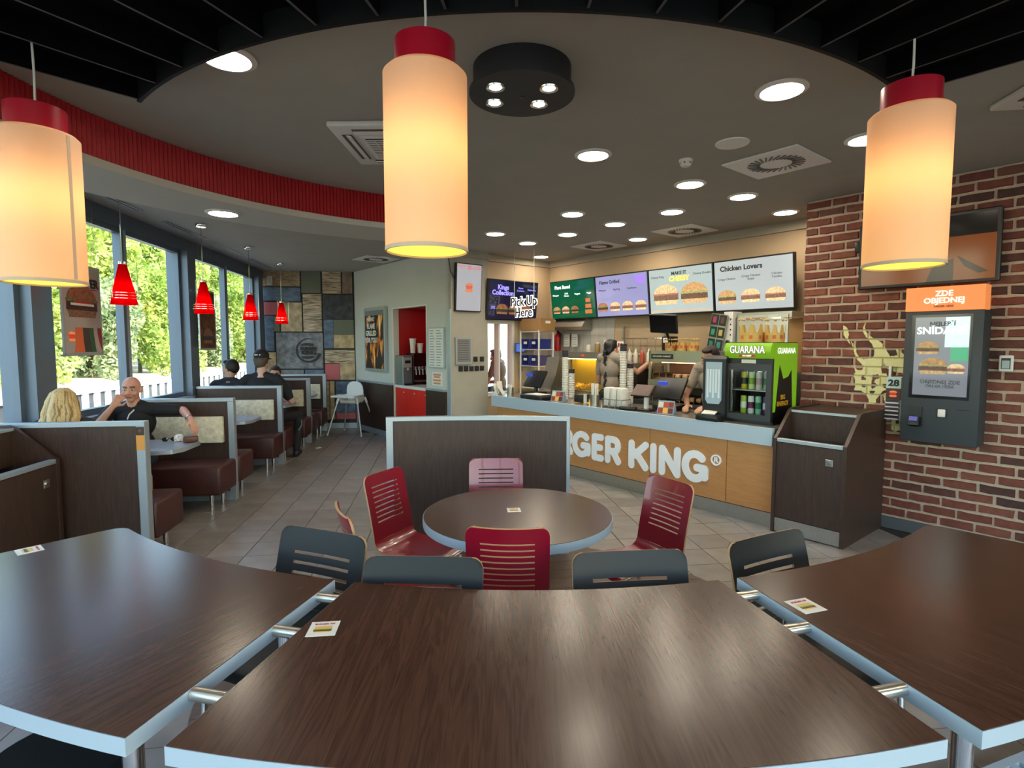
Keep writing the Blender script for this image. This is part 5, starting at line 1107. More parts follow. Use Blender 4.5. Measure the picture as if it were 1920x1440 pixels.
t = kt('kitchen_poster', 'white paper chart above the tall cup stack in the kitchen', 'notice', -5.02, 6.0, 1.46); B().box((0, 0, .11), (.11, .012, .22)).done('sheet', m_card, t, 0)
for i in range(2): B().box((-.025 + i * .05, -.007, .17), (.03, .002, .05)).done('print_block', m_sred, t, 0)
# ================================================================== THINGS ON THE WALLS
def at_t(px_, py_, x):
    """point of the plane x = const of the window frame that the picture shows at (px, py): (y, z)"""
    u, v = (px_ - 960) / 1035, (py_ - 720) / 1035; a = R(4.2)
    d = Vector((u, math.cos(a) - v * math.sin(a), -math.sin(a) - v * math.cos(a))); d *= x / d.dot(TX); return d.dot(TY), d.z + EYE
m_bun = mat('logo_orange', '#c8743a', .5, emit='#c8743a', es=.25); m_lred = mat('logo_red', '#b8392a', .5, emit='#b8392a', es=.25)
def bun_logo(parent, x, z, w, y, sub=True):
    h = w * .95
    B().front([(x + w / 2 * math.cos(R(a)), z + h * .2 + h * .3 * math.sin(R(a))) for a in range(0, 181, 15)], y - .003, y).done('logo_bun', m_bun, parent, 0)
    B().front([(x - w * .48, z - h * .22), (x - w * .42, z - h * .42), (x - w * .3, z - h * .48), (x + w * .3, z - h * .48), (x + w * .42, z - h * .42), (x + w * .48, z - h * .22)], y - .003, y).done('logo_bun', m_bun, parent, 0)
    text('logo_text', 'BURGER', m_lred, parent, (x, y - .002, z + h * .1), w * .23, .003, bold=.04); text('logo_text', 'KING', m_lred, parent, (x, y - .002, z - h * .1), w * .3, .003, bold=.04)

# ---- ordering kiosk
kk = kt('order_kiosk', 'dark grey self-order kiosk on the brick wall with orange header', 'kiosk', -1.275, 5.45, .84)
m_kg = mat('kiosk_grey', '#33393e', .5); h = .255
B().b2((-h, .0, .0), (h, .235, 1.07), bev=.008, seg=2).done('housing', m_kg, kk)
B().b2((-.255, -.01, 1.072), (.255, .16, 1.262)).done('header', mat('kiosk_orange', '#c8743f', .5, emit='#d97d45', es=.35), kk, 0)
m_hw = mat('header_white', '#f0e8d8', .5, emit='#f0e8d8', es=.3)
text('header_lettering', 'ZDE', m_hw, kk, (0, -.012, 1.205), .06, .004, bold=.035); text('header_lettering', 'OBJEDNEJ', m_hw, kk, (0, -.012, 1.15), .06, .004, bold=.035); text('header_lettering', 'ORDER HERE', mat('header_brown', '#7c3418', .5), kk, (0, -.012, 1.105), .022, .003, bold=.02)
B().b2((-.205, -.004, .365), (.19, .001, 1.04)).done('screen_bezel', mat('bezel_black', '#0c0d10', .1), kk, 0)
scn = B().b2((-.18, -.007, .39), (.175, -.003, 1.02)).done('screen', screen('kiosk_screen', '#8f959c', .55, .06), kk, 0)
m_kt = mat('kiosk_print', '#4c535c', .4); m_kl = mat('kiosk_print_light', '#c7d6dc', .3, emit='#c7d6dc', es=.5)
text('screen_text', 'NEJLEPŠÍ', m_kt, kk, (.0, -.008, .965), .045, .002, bold=.03); text('screen_text', 'SNÍDANĚ', m_kl, kk, (.0, -.008, .91), .078, .002, bold=.035)
text('screen_text', 'OBJEDNEJ ZDE', m_kt, kk, (.0, -.008, .5), .04, .002, bold=.03); text('screen_text', 'ORDER HERE', m_kt, kk, (.0, -.008, .465), .032, .002, bold=.03)
B().b2((.02, -.0085, .78), (.172, -.007, 1.018)).done('screen_panel', mat('screen_pale_blue', '#a8c5cb', .1, emit='#a8c5cb', es=.45), kk, 0)
B().b2((.06, -.0088, .67), (.172, -.007, .78)).done('screen_panel', mat('screen_green', '#2f7f5c', .1, emit='#2f7f5c', es=.5), kk, 0)
burger(kk, -.09, .76, .16, -.0075, 0, .4); burger(kk, -.05, .61, .2, -.0075, 0, .4); burger(kk, .1, .6, .12, -.0075, 1, .5)
rd = B().b2((-.19, -.008, .135), (-.105, .002, .29)).done('card_reader_recess', m_black, kk, 0); o_ = B().box((-.15, -.03, .17), (.08, .05, .08), bev=.01, rx=-.4).done('card_reader', m_black, kk); B().box((-.15, -.055, .195), (.055, .004, .035), rx=-.4).done('reader_display', screen('reader_glow', '#7a7ac8', .5), o_, 0)
B().b2((-.01, -.006, .21), (.06, .002, .29)).done('scanner_recess', m_black, kk, 0); B().box((.025, -.008, .252), (.05, .01, .062), bev=.006).done('scanner', m_white, kk)
B().b2((.12, -.004, .285), (.2, .002, .291)).done('receipt_slot', m_black, kk, 0)
# ---- table number rack beside the kiosk
t = kt('number_rack', 'silver rack of table number tags showing 28, left of the kiosk', 'number rack', -1.635, 5.6, .98)
B().b2((-.058, .02, .0), (.058, .07, .38)).done('holder', mat('rack_silver', '#a4acb0', .35, .5), t, 0); B().b2((-.05, .03, .38), (-.03, .07, .47)).done('back_post', m_steel, t, 0)
for i in range(5): o_ = B().box((0, .0, .02 + i * .035), (.1, .05, .006), rx=.3).done('number_tag', m_white, t, 0); o_ = B().b2((-.05, -.012, .012 + i * .035), (.05, -.008, .04 + i * .035)).done('tag_edge', mat('tag_dark', '#2a1630', .5), t, 0)
B().b2((-.055, .004, .18), (.055, .02, .28)).done('logo_card', mat('tag_brown', '#4a1d1d', .5), t, 0); bun_logo(t, 0, .232, .06, .003)
B().b2((-.055, .004, .28), (.055, .02, .375)).done('number_card', mat('pale_tag', '#b9cfc8', .5), t, 0); text('number_lettering', '28', m_blkp, t, (0, .002, .325), .075, .003, bold=.04, sx=1.1)
B().tube([(.03, .04, 0), (.03, .04, -.03)], .012, 8).done('fixing', m_black, t)
# ---- television over the kiosk
t = kt('wall_television', 'black wall television half behind the right lampshade, orange picture', 'television', -1.46, 5.58, 2.412); t.rotation_euler = (.04, 0, KZ)
B().box((0, .03, 0), (.97, .06, .565), bev=.008, seg=1).done('housing', m_black, t); B().b2((-.46, -.004, -.255), (.46, .0005, .255)).done('display', screen('tv_orange', '#8a4a22', .5), t, 0)
B().b2((.05, -.006, .09), (.46, -.004, .255)).done('picture_dark', screen('tv_dark', '#1c1714', .5), t, 0); B().front([(.02, -.255), (.2, -.255), (.2, -.08), (.06, -.14)], -.006, -.004).done('picture_silhouette', screen('tv_brown', '#3a2420', .5), t, 0); B().front([(.22, -.06), (.42, -.2), (.36, -.21), (.27, -.15)], -.006, -.004).done('picture_stroke', screen('tv_brown', '#3a2420', .5), t, 0)
B().b2((-.2, .06, -.15), (.2, .11, .15)).done('bracket', m_black, t, 0); B().box((-.5, .03, .1), (.05, .05, .1), bev=.01).done('side_module', m_black, t)
# ---- wall switch plate
t = kt('wall_switch', 'small white control plate on the brick wall right of the kiosk', 'switch', -.915, 5.672, 1.495); B().box((0, 0, 0), (.085, .024, .125), bev=.005, seg=1).done('plate', m_white, t); B().box((0, -.014, 0), (.055, .006, .085)).done('frame', m_black, t, 0); B().box((0, -.018, -.008), (.044, .004, .062)).done('keypad', mat('keypad_grey', '#9fb0b4', .4), t, 0); B().box((0, -.018, .033), (.02, .004, .006)).done('led', m_black, t, 0)

# ---- painted flame mural, following the bricks
def zq(p): x, z = at_n(1560 + p[0] / 5.334, 580 + p[1] / 5.334, BN - .01); return (x, z)
ADD = [[(118,155),(160,190),(174,250),(165,292),(190,350),(152,312),(122,255),(116,200)],
       [(345,125),(334,180),(345,225),(392,272),(470,312),(530,362),(558,425),(585,470),(660,460),(640,385),(690,420),(724,455),(724,640),(640,630),(560,592),(522,540),(495,590),(505,640),(550,640),(560,700),(560,800),(515,815),(470,870),(442,905),(442,930),(465,948),(355,948),(372,930),(372,900),(345,850),(295,812),(222,805),(236,770),(232,690),(216,655),(240,630),(222,565),(262,610),(305,608),(318,580),(300,545),(262,510),(232,450),(214,380),(188,308),(242,372),(252,440),(280,480),(322,500),(396,490),(428,455),(428,410),(408,352),(350,284),(316,228),(316,175)],
       [(545,780),(600,780),(600,1210),(690,1215),(690,1110),(545,1105)], [(515,850),(560,820),(560,960),(530,920)]]
CUT = [[(303,655),(328,655),(328,682),(343,682),(343,705),(298,705)], [(412,655),(470,650),(478,690),(440,700),(425,730),(405,700)], [(296,745),(340,745),(343,778),(318,778),(300,770)],
       [(372,815),(440,815),(403,862)], [(402,700),(460,760),(440,775),(400,800)], [(508,745),(552,745),(540,790),(515,780)], [(600,640),(640,660),(635,700),(605,690)]]
ADD = [np.array([zq(p) for p in q]) for q in ADD]; CUT = [np.array([zq(p) for p in q]) for q in CUT]
def inside(P_, q):
    r_ = np.zeros(len(P_), bool); n = len(q)
    for i in range(n):
        a, b = q[i], q[(i + 1) % n]; c = (a[1] > P_[:, 1]) != (b[1] > P_[:, 1])
        with np.errstate(divide='ignore', invalid='ignore'): xi = a[0] + (P_[:, 1] - a[1]) / (b[1] - a[1]) * (b[0] - a[0])
        r_ ^= c & (P_[:, 0] < xi)
    return r_
cs = .0052; al = np.vstack(ADD); gx = np.arange(al[:, 0].min(), al[:, 0].max() + cs, cs); gz = np.arange(al[:, 1].min(), al[:, 1].max() + cs, cs)
XX, ZZ = np.meshgrid(gx, gz, indexing='ij'); ctr = np.stack([XX[:-1, :-1].ravel() + cs / 2, ZZ[:-1, :-1].ravel() + cs / 2], 1)
ok = np.zeros(len(ctr), bool)
for q in ADD: ok |= inside(ctr, q)
for q in CUT: ok &= ~inside(ctr, q)
ok = ok.reshape(len(gx) - 1, len(gz) - 1); onb = np.zeros_like(XX, bool)
for x, z, half, j in BRK:
    l = (BL / 2 - .006 if half else BL) / 2
    if x > gx[0] - .3 and x < gx[-1] + .3: onb |= (abs(XX - x) < l + .004) & (abs(ZZ - z) < BH / 2 + .004)
bm = bmesh.new(); vv = {}
def mv(i, j):
    if (i, j) not in vv: vv[i, j] = bm.verts.new((gx[i], BN - (BD + .0055 if onb[i, j] else .003), gz[j]))
    return vv[i, j]
for i, j in zip(*np.nonzero(ok)): bm.faces.new((mv(i, j), mv(i + 1, j), mv(i + 1, j + 1), mv(i, j + 1)))
me = bpy.data.meshes.new('flame_mural'); bm.to_mesh(me); bm.free()
o_ = link('flame_mural', me, mat('mural_paint', '#d6d09a', .75, noise=(30, .06)), None, 50, None, KZ); tag(o_, 'pale yellow flame and lettering painted on the brick wall left of the kiosk', 'mural')

# ---- niche: cabinet, machines, cups
nc_ = kt('niche_cabinet', 'bright red drinks cabinet with three doors under the niche', 'cabinet', (NX0 + NX1) / 2, 4.41); hw = (NX1 - NX0) / 2
m_rcab = mat('cabinet_red', '#d8261c', .4)
B().b2((-hw + .005, .03, .08), (hw - .005, .55, .9)).done('body', m_rcab, nc_, 0); B().b2((-hw, .0, .9), (hw, .6, .945)).done('worktop', m_white, nc_, 0); B().b2((-hw, .03, 0), (hw, .3, .08)).done('plinth', m_black, nc_, 0)
for i in range(3):
    a = -hw + .01 + i * (2 * hw - .02) / 3; b_ = a + (2 * hw - .02) / 3 - .006; d = B().b2((a, .01, .09), (b_, .03, .895)).done('door', m_rcab, nc_, 0)
    B().ball(((b_ - .05) if i != 1 else (a + .3), .002, .83), .012, 10).done('knob', m_white, d)
t = kt('water_dispenser', 'grey steel water dispenser on the niche worktop', 'dispenser', -8.5, 4.5, .945, rz=R(90)); B().b2((-.09, -.14, .0), (.09, .13, .5), bev=.008, seg=1).done('machine_body', mat('grey_metal', '#7f868b', .35, .6), t); B().b2((-.075, -.145, .3), (.075, -.14, .47)).done('front_plate', mat('pale_metal', '#b7bcbf', .3, .4), t, 0); B().b2((-.05, -.15, .37), (.05, -.145, .42)).done('display', m_black, t, 0); B().ball((0, -.15, .27), .02, 10).done('nozzle', m_white, t); B().b2((-.075, -.2, .0), (.075, -.14, .03)).done('drip_tray', m_black, t, 0)
t = kt('drinks_dispenser', 'dark drinks dispenser with a row of taps in the niche', 'dispenser', -8.5, 4.79, .945, rz=R(90)); B().b2((-.175, -.12, .05), (.175, .13, .54), bev=.01, seg=1).done('machine_body', mat('dark_red_metal', '#2a0c0e', .25), t)
for xx in (-.14, .14): B().b2((xx - .02, -.1, 0), (xx + .02, .1, .05)).done('foot', m_black, t, 0)
for i in range(5):
    v_ = B().box((-.13 + i * .065, -.135, .28), (.035, .03, .06), bev=.006, seg=1).done('valve', mat('valve_pale', '#a8aca0', .4), t); B().box((-.13 + i * .065, -.152, .285), (.026, .006, .04)).done('valve_label', mat('valve%d' % i, ('#31538f', '#a89a3a', '#7c2a2a', '#31538f', '#5a7a3a')[i], .4), v_, 0); B().tube([(-.13 + i * .065, -.14, .25), (-.13 + i * .065, -.145, .17)], .008, 8).done('tap', m_white, t)
B().b2((-.16, -.2, .05), (.16, -.12, .075)).done('drip_tray', m_steel, t, 0)
for i, (n_, hh) in enumerate(((4.68, .24), (4.82, .16))):
    t = kt('cup_stack', ('taller', 'shorter')[i] + ' white paper cup stack on the drinks dispenser', 'cups', -8.5, n_, .945 + .54, 'cups on the drinks dispenser'); B().lathe([(0, 0), (.04, 0), (.045, hh * .6), (.05, hh * .62), (.055, hh), (0, hh)], 18).done('cups', m_card, t); B().lathe([(.056, hh), (.06, hh), (.06, hh + .01), (.0, hh + .01)], 18).done('top_cup', m_card, t)

# ---- flame poster, menu frame, orange notice on the niche wall
def flame_mat():
    m = bpy.data.materials.new('flame_print'); m.use_nodes = True; nt = m.node_tree; L = nt.links; b = nt.nodes['Principled BSDF']
    tc = nt.nodes.new('ShaderNodeTexCoord'); mp = nt.nodes.new('ShaderNodeMapping'); mp.inputs['Scale'].default_value = (4.2, 1, 1.6); mp.inputs['Rotation'].default_value = (0, .28, 0)
    n = nt.nodes.new('ShaderNodeTexNoise'); n.inputs['Scale'].default_value = 1.6; n.inputs['Detail'].default_value = 3; n.inputs['Distortion'].default_value = .4
    L.new(tc.outputs['Object'], mp.inputs[0]); L.new(mp.outputs[0], n.inputs['Vector']); r = nt.nodes.new('ShaderNodeValToRGB'); e = r.color_ramp.elements
    e[0].position = .5; e[0].color = (*lin('#1a1718'), 1); e[1].position = .74; e[1].color = (*lin('#f3ead8'), 1)
    for p_, c in ((.53, '#4a2a1c'), (.57, '#c8601e'), (.63, '#f0b040')): x_ = e.new(p_); x_.color = (*lin(c), 1)
    L.new(n.outputs[0], r.inputs[0]); L.new(r.outputs[0], b.inputs['Base Color']); b.inputs['Roughness'].default_value = .4; return m
t = kt('flame_poster', 'framed poster of flames with white lettering on the pale wall', 'poster', -9.29, 4.34, 1.72)
B().b2((-.42, 0, -.57), (.42, .055, .57)).done('poster_frame', m_alu, t, 0); B().b2((-.37, -.004, -.52), (.37, .001, .52)).done('print', flame_mat(), t, 0)
B().b2((-.37, -.005, .43), (.37, -.003, .52)).done('print_top', mat('poster_grey', '#6f7275', .5), t, 0)
for i, s in enumerate(('FRESHLY', 'FLAME', 'GRILLED', 'FOR YOU')): text('poster_lettering', s, m_card, t, (-.12, -.008, .36 - i * .125), .125 if i else .09, .003, bold=.03, sx=.9)
t = kt('nutrition_frame', 'white framed information sheet with columns of text by the niche', 'notice', -7.225, 4.37, 1.585); B().b2((-.225, 0, -.31), (.225, .03, .31)).done('frame', m_fr2, t, 0); B().b2((-.205, -.003, -.29), (.205, .001, .29)).done('sheet', m_card, t, 0)
for i in range(14):
    for s in (-1, 1): B().b2((s * .1 - .08, -.005, .25 - i * .04), (s * .1 + random.uniform(.02, .08), -.003, .262 - i * .04)).done('print_line', mat('print_bluegrey', ('#7f8f9a', '#9a6a6a', '#5f6f7a')[i % 3] if False else '#7f8f9a', .6), t, 0)
t = kt('orange_notice', 'small orange printed notice below the information sheet', 'notice', -7.235, 4.39, 1.11); B().b2((-.14, 0, -.1), (.14, .01, .1)).done('sheet', m_card, t, 0)
for z_, w_ in ((.065, .11), (.03, .09), (-.02, .11), (-.065, .1)): B().b2((-w_, -.003, z_ - .014), (w_, 0.0, z_ + .014)).done('print_block', mat('print_orange', '#d08a62', .6), t, 0)
# ---- things on the grey pier (facing along the counter)
def pt_(name, label, cat, n, z, x=-6.85): return thing(name, label, cat, K(x, n, z), KZ + R(90))
t = pt_('portrait_screen', 'portrait white order screen with burger logo on the grey pier', 'screen', 4.68, 2.47, -6.79); t.rotation_euler = (.06, 0, KZ + R(90))
B().box((0, .02, 0), (.46, .05, .7), bev=.006, seg=1).done('housing', m_black, t); B().b2((-.215, -.008, -.335), (.215, -.004, .335)).done('display', screen('order_screen', '#a9a9ad', .75), t, 0); bun_logo(t, 0, .0, .14, -.009)
for xx, s in ((-.13, 'PRIPRAVUJE\nSE'), (.13, 'HOTOVE\nOBJEDNAVKY')): text('screen_heading', s, mat('heading_rose', '#b06a74', .5, emit='#b06a74', es=.4), t, (xx, -.01, .29), .03, .002, bold=.03)
B().front([(-.03, .26), (.03, .26), (.03, .32), (-.03, .32)], -.01, -.008).done('screen_logo', mat('heading_rose', '#b06a74', .5), t, 0)
B().tube([(-.22, .03, .1), (-.3, .04, .22), (-.33, .05, .4)], .009, 8).done('cable', m_black, t); B().b2((-.1, .04, -.1), (.1, .056, .1)).done('bracket', m_black, t, 0)
t = pt_('framed_notice', 'silver framed grey notice on the pier, above the switches', 'notice', 4.605, 1.54, -6.825); b = B(); b.b2((-.14, -.005, -.2), (-.115, .02, .2)); b.b2((.115, -.005, -.2), (.14, .02, .2)); b.b2((-.115, -.005, .175), (.115, .02, .2)); b.b2((-.115, -.005, -.2), (.115, .02, -.165)); b.done('frame', m_alu, t, 0); B().b2((-.115, .005, -.165), (.115, .015, .175)).done('sheet', mat('grey_sheet', '#77787a', .5), t, 0)
for i in range(9): B().b2((-.095, .002, .14 - i * .034), (.09, .005, .15 - i * .034)).done('print_line', mat('print_darkgrey', '#4c4d50', .6), t, 0)
for i, (n_, z_) in enumerate([(4.83, 1.415), (4.95, 1.415)] + [(4.56 + .098 * j, 1.275) for j in range(5)]):
    t = pt_('light_switch', 'black square switch on the pier, %s' % (('upper row, left', 'upper row, right') + tuple('lower row, %s from the left' % o for o in ordn[:5]))[i], 'switch', n_, z_, -6.842); t['group'] = 'black switches on the pier'
    B().box((0, 0, 0), (.078, .016, .078), bev=.006, seg=1).done('plate', m_black, t); B().box((0, -.01, 0), (.05, .008, .05), rx=.08).done('rocker', mat('switch_dark', '#26282a', .4), t, 0)
# ---- posters hanging in the windows
def win_poster(px0, px1, ytop, ybot, label):
    x = -3.2; ya, _ = at_t(px0, 600, x); yb, _ = at_t(px1, 600, x); pm = (px0 + px1) / 2; _, zt = at_t(pm, ytop, x); _, zb = at_t(pm, ybot, x); t = thing('window_poster', label, 'poster', T(x, (ya + yb) / 2, (zt + zb) / 2), TZ + R(90), 'posters hung in the windows')
    w, h = yb - ya, zt - zb; b = B(); b.b2((-w / 2, -.008, -h / 2), (w / 2, .008, -h / 2 + .025)); b.b2((-w / 2, -.008, h / 2 - .025), (w / 2, .008, h / 2)); b.b2((-w / 2, -.008, -h / 2), (-w / 2 + .015, .008, h / 2)); b.b2((w / 2 - .015, -.008, -h / 2), (w / 2, .008, h / 2)); b.done('poster_rail', m_alu, t, 0)
    for s in (-1, 1): B().tube([(s * w * .4, 0, h / 2), (s * w * .4, 0, CE - (zt + zb) / 2 - .01)], .002, 5).done('wire', m_steel, t)
    return t, w, h
t, w, h = win_poster(116, 189, 497, 667, 'hanging poster of a large burger in the near window, lettering hidden by the lamp')
B().b2((-w / 2 + .015, -.003, -h / 2 + .025), (w / 2 - .015, .003, h / 2 - .025)).done('sheet', mat('poster_white', '#a59f9a', .6), t, 0)
text('poster_lettering', 'WHOPPER', m_blkp, t, (0, -.006, h * .3), w * .2, .003, bold=.04, sx=.95); B().b2((-w * .42, -.005, h * .235), (w * .42, -.003, h * .243)).done('rule', m_blkp, t, 0)
burger(t, .0, .05 * h, w * .82, -.006, 2, .0); B().b2((-w * .3, -.0095, h * .05), (w * .3, -.009, h * .075)).done('print_onion', m_card, t, 0); B().b2((-w * .2, -.0105, h * .075), (w * .25, -.009, h * .1)).done('print_tomato', m_sred, t, 0)
for i, (c, x0_, x1_) in enumerate((('#c9683a', -.2, -.02), ('#3a3a36', -.02, .15), ('#2f5a3c', .15, .26), ('#a59f9a', .26, .36), ('#8a2f2f', .36, .47))):
    n = 8; f = lambda u, s: s * w + (.12 * w * (u ** 2) * (1 if s > 0 else .6) * (1 if i > 2 else .5)) * (1 if s > -.1 else -1)
    B().front([(min(w * .48, f(u / n, x0_)), -h * .19 - u / n * h * .27) for u in range(n + 1)] + [(min(w * .485, f(u / n, x1_)), -h * .19 - u / n * h * .27) for u in range(n, -1, -1)], -.006 - .0005 * i, -.004).done('print_stripe', mat('stripe_' + c, c, .6), t, 0)
bun_logo(t, -w * .3, -h * .29, w * .17, -.005)
t, w, h = win_poster(373, 403, 545, 656, 'dark brown hanging poster in the second window, behind the red lamp')
B().b2((-w / 2 + .015, -.003, -h / 2 + .025), (w / 2 - .015, .003, h / 2 - .025)).done('sheet', stone('brown_print', '#5d3c20', 9, .8, 0.01), t, 0)
burger(t, 0, -.3 * h, w * .6, -.005, 2, 0)
# small white speaker box in the corner
t = thing('corner_speaker', 'small white box speaker high in the corner by the stone panels', 'speaker', T(-3.2, 10.98, 2.83), TZ); B().box((0, 0, 0), (.08, .08, .16), bev=.01).done('case', m_white, t); B().box((0, -.042, 0), (.06, .004, .13)).done('grille', mat('speaker_grille', '#bdb8ae', .7), t, 0)
# ---- small things in the booths
zt_ = .7485
def tt(name, label, cat, px_, py_, z, rz=0.):
    u, v = (px_ - 960) / 1035, (py_ - 720) / 1035; a = R(4.2); d = Vector((u, math.cos(a) - v * math.sin(a), -math.sin(a) - v * math.cos(a))); d *= (z - EYE) / d.z; return thing(name, label, cat, (d.x, d.y, z), TZ + rz)
t = tt('wallet', 'brown leather wallet on the booth table by the man\'s hand', 'wallet', 358, 829, zt_, .4); B().box((0, 0, .03), (.12, .09, .055), bev=.014).done('wallet_body', mat('wallet_leather', '#5b3420', .5), t); B().box((0, -.001, .06), (.1, .075, .008), bev=.003, seg=1).done('flap', mat('wallet_grey', '#6f6a66', .5), t)
t = tt('sunglasses', 'dark sunglasses lying on the booth table', 'sunglasses', 318, 828, zt_, .3)
for s in (-1, 1): B().ball((s * .035, 0, .022), (.028, .004, .02), 10).done('lens', mat('dark_lens', '#15171a', .1), t); B().tube([(s * .065, 0, .028), (s * .07, .06, .02), (s * .06, .12, .006)], .003, 6).done('temple', m_black, t)
B().tube([(-.01, 0, .026), (.01, 0, .026)], .003, 6).done('bridge', m_black, t)
t = tt('paper_wrapper', 'crumpled white wrapper on the booth table', 'wrapper', 336, 827, zt_, 0.)
rg = random.Random(5); b = B(); g_ = bmesh.ops.create_icosphere(b.bm, subdivisions=3, radius=.045)
for v_ in g_['verts']: v_.co = v_.co * rg.uniform(.75, 1.15); v_.co.z = max(-.02, v_.co.z) * .9
bmesh.ops.translate(b.bm, vec=(0, 0, .022), verts=b.bm.verts[:]); b.done('wrapper_ball', m_card, t, 20)
B().box((.05, .02, .004), (.07, .05, .006), rz=.4).done('wrapper_flap', m_card, t, 0)
t = thing('shoulder_bag', 'beige shoulder bag on the nearest booth bench', 'bag', T(-2.42, P1 + .25, .457), TZ); m_bag = mat('beige_canvas', '#8f7f6b', .8); B().box((0, 0, .09), (.26, .14, .18), bev=.04, seg=3).done('bag_body', m_bag, t); B().tube([(-.09, 0, .17), (-.08, 0, .24), (0, 0, .28), (.08, 0, .24), (.09, 0, .17)], .014, 8).done('handle', mat('bag_strap', '#b3a58f', .7), t); B().box((0, -.066, .12), (.2, .02, .08), bev=.008, seg=1).done('bag_flap', m_bag, t)
t = thing('partition_sign', 'small orange and dark sign on the end post of the nearest partition', 'sign', T(PX1 - .03, P1 - .037, .98), TZ); B().box((0, 0, -.055), (.055, .004, .11)).done('sign_lower', mat('sign_orange', '#c98a3a', .5), t, 0); B().box((0, 0, .03), (.055, .004, .06)).done('sign_upper', mat('sign_dark_brown', '#2f2320', .5), t, 0); B().ball((0, -.002, .03), (.014, .002, .014), 10).done('sign_disc', mat('sign_brown', '#6a3a22', .5), t)
t = tt('paper_scrap', 'white paper scrap on the aisle floor', 'paper', 597, 840, .001, .2); B().box((0, 0, .004), (.09, .06, .005), rz=.3, bev=.001, seg=1).done('scrap', m_card, t); B().box((.02, .01, .01), (.04, .03, .004), ry=.3).done('scrap_fold', m_card, t, 0)
# ================================================================== PEOPLE
class Fig:
    """a body grown from overlapping tapered limbs and volumes, fused into one skin by a voxel remesh; every face takes the
    material of the volume it belongs to"""
    def __init__(s): s.p = []
    def cap(s, a, b, ra, rb, m): s.p.append(('c', np.array(a, float), np.array(b, float), ra, rb, m)); return s
    def chain(s, pts, rs, m):
        for i in range(len(pts) - 1): s.cap(pts[i], pts[i + 1], rs[i], rs[i + 1], m)
        return s
    def ell(s, c, r, m, M=None): s.p.append(('e', np.array(c, float), np.array(r, float), M or Matrix.Identity(3), 0, m)); return s
    def build(s, name, mats, parent, vox=.008, smooth=3):
        bm = bmesh.new()
        for q in s.p:
            if q[0] == 'c':
                _, a, b, ra, rb, m = q; d = Vector(b - a); L_ = d.length or 1e-4; rot = d.to_track_quat('Z', 'Y').to_matrix().to_4x4(); n = 12; prof = [(0, -ra)] + [(ra * math.cos(R(t)), ra * math.sin(R(t))) for t in (-60, -30, 0)] + [(rb * math.cos(R(t)), L_ + rb * math.sin(R(t))) for t in (0, 30, 60)] + [(0, L_ + rb)]
                rings = []
                for r_, z in prof: rings.append([bm.verts.new(rot @ Vector((r_ * math.cos(2 * math.pi * k / n), r_ * math.sin(2 * math.pi * k / n), z)) + Vector(a)) for k in range(n)] if r_ > 1e-6 else [bm.verts.new(rot @ Vector((0, 0, z)) + Vector(a))])
                for A_, C_ in zip(rings, rings[1:]):
                    for k in range(n):
                        k2 = (k + 1) % n
                        if len(A_) == 1: bm.faces.new((A_[0], C_[k2], C_[k]))
                        elif len(C_) == 1: bm.faces.new((A_[k], A_[k2], C_[0]))
                        else: bm.faces.new((A_[k], A_[k2], C_[k2], C_[k]))
            else:
                _, c, r_, M_, _, m = q; g = bmesh.ops.create_uvsphere(bm, u_segments=20, v_segments=14, radius=1); bmesh.ops.transform(bm, matrix=Matrix.Translation(c) @ M_.to_4x4() @ Matrix.Diagonal((*r_, 1)), verts=g['verts'])
        bmesh.ops.recalc_face_normals(bm, faces=bm.faces[:]); me = bpy.data.meshes.new(name); bm.to_mesh(me); bm.free()
        o = bpy.data.objects.new(name, me)
        md = o.modifiers.new('r', 'REMESH'); md.mode = 'VOXEL'; md.voxel_size = vox; sm = o.modifiers.new('s', 'SMOOTH'); sm.iterations = smooth; sm.factor = .5
        out = evaluated(o); bpy.data.objects.remove(o); bpy.data.meshes.remove(me)
        n = len(out.polygons); C_ = np.zeros(n * 3); out.polygons.foreach_get('center', C_); C_ = C_.reshape(-1, 3); best = np.full(n, 1e9); mi = np.zeros(n, int)
        for q in s.p:
            if q[0] == 'c':
                _, a, b, ra, rb, m = q; ab = b - a; t = np.clip(((C_ - a) @ ab) / max(1e-9, ab @ ab), 0, 1); d = np.linalg.norm(C_ - a - t[:, None] * ab, axis=1) - (ra + (rb - ra) * t)
            else:
                _, c, r_, M_, _, m = q; l = (C_ - c) @ np.array(M_); k = np.linalg.norm(l / r_, axis=1); d = (k - 1) * r_.min()
            w = d < best; best[w] = d[w]; mi[w] = m
        out.materials.clear()
        out.polygons.foreach_set('material_index', mi.astype(np.int32)); o = link(name, out, list(mats), parent, 0); out.polygons.foreach_set('use_smooth', [True] * n); return o
def hand(f, w, d, side, curl, m, up):
    """palm, four unequal bent fingers and a thumb from the side of the palm; d = pointing direction, side = thumb side, up = back of hand"""
    w, d, side, up = (Vector(v) for v in (w, d, side, up)); d.normalize(); side = (side - d * side.dot(d)).normalized(); up = d.cross(side) * (1 if d.cross(side).dot(up) > 0 else -1)
    for o in (-.022, 0, .022): f.cap(w + d * .01 + side * o * .7, w + d * .078 + side * o, .017, .014, m)
    for i, (o, l) in enumerate(((.032, .066), (.011, .076), (-.011, .07), (-.031, .054))):
        b = w + d * .085 + side * o; c1 = (d * math.cos(curl * .6) - up * math.sin(curl * .6)); p1 = b + c1 * l * .5; c2 = (d * math.cos(curl * 1.5) - up * math.sin(curl * 1.5)); p2 = p1 + c2 * l * .55; f.chain([b, p1, p2], [.0098, .009, .0078], m)
    b = w + d * .025 + side * .03; p1 = b + (d * .6 + side * .75 - up * .2).normalized() * .038; f.chain([b, p1, p1 + (d * .95 + side * .15 - up * .3).normalized() * .034], [.013, .011, .009], m)
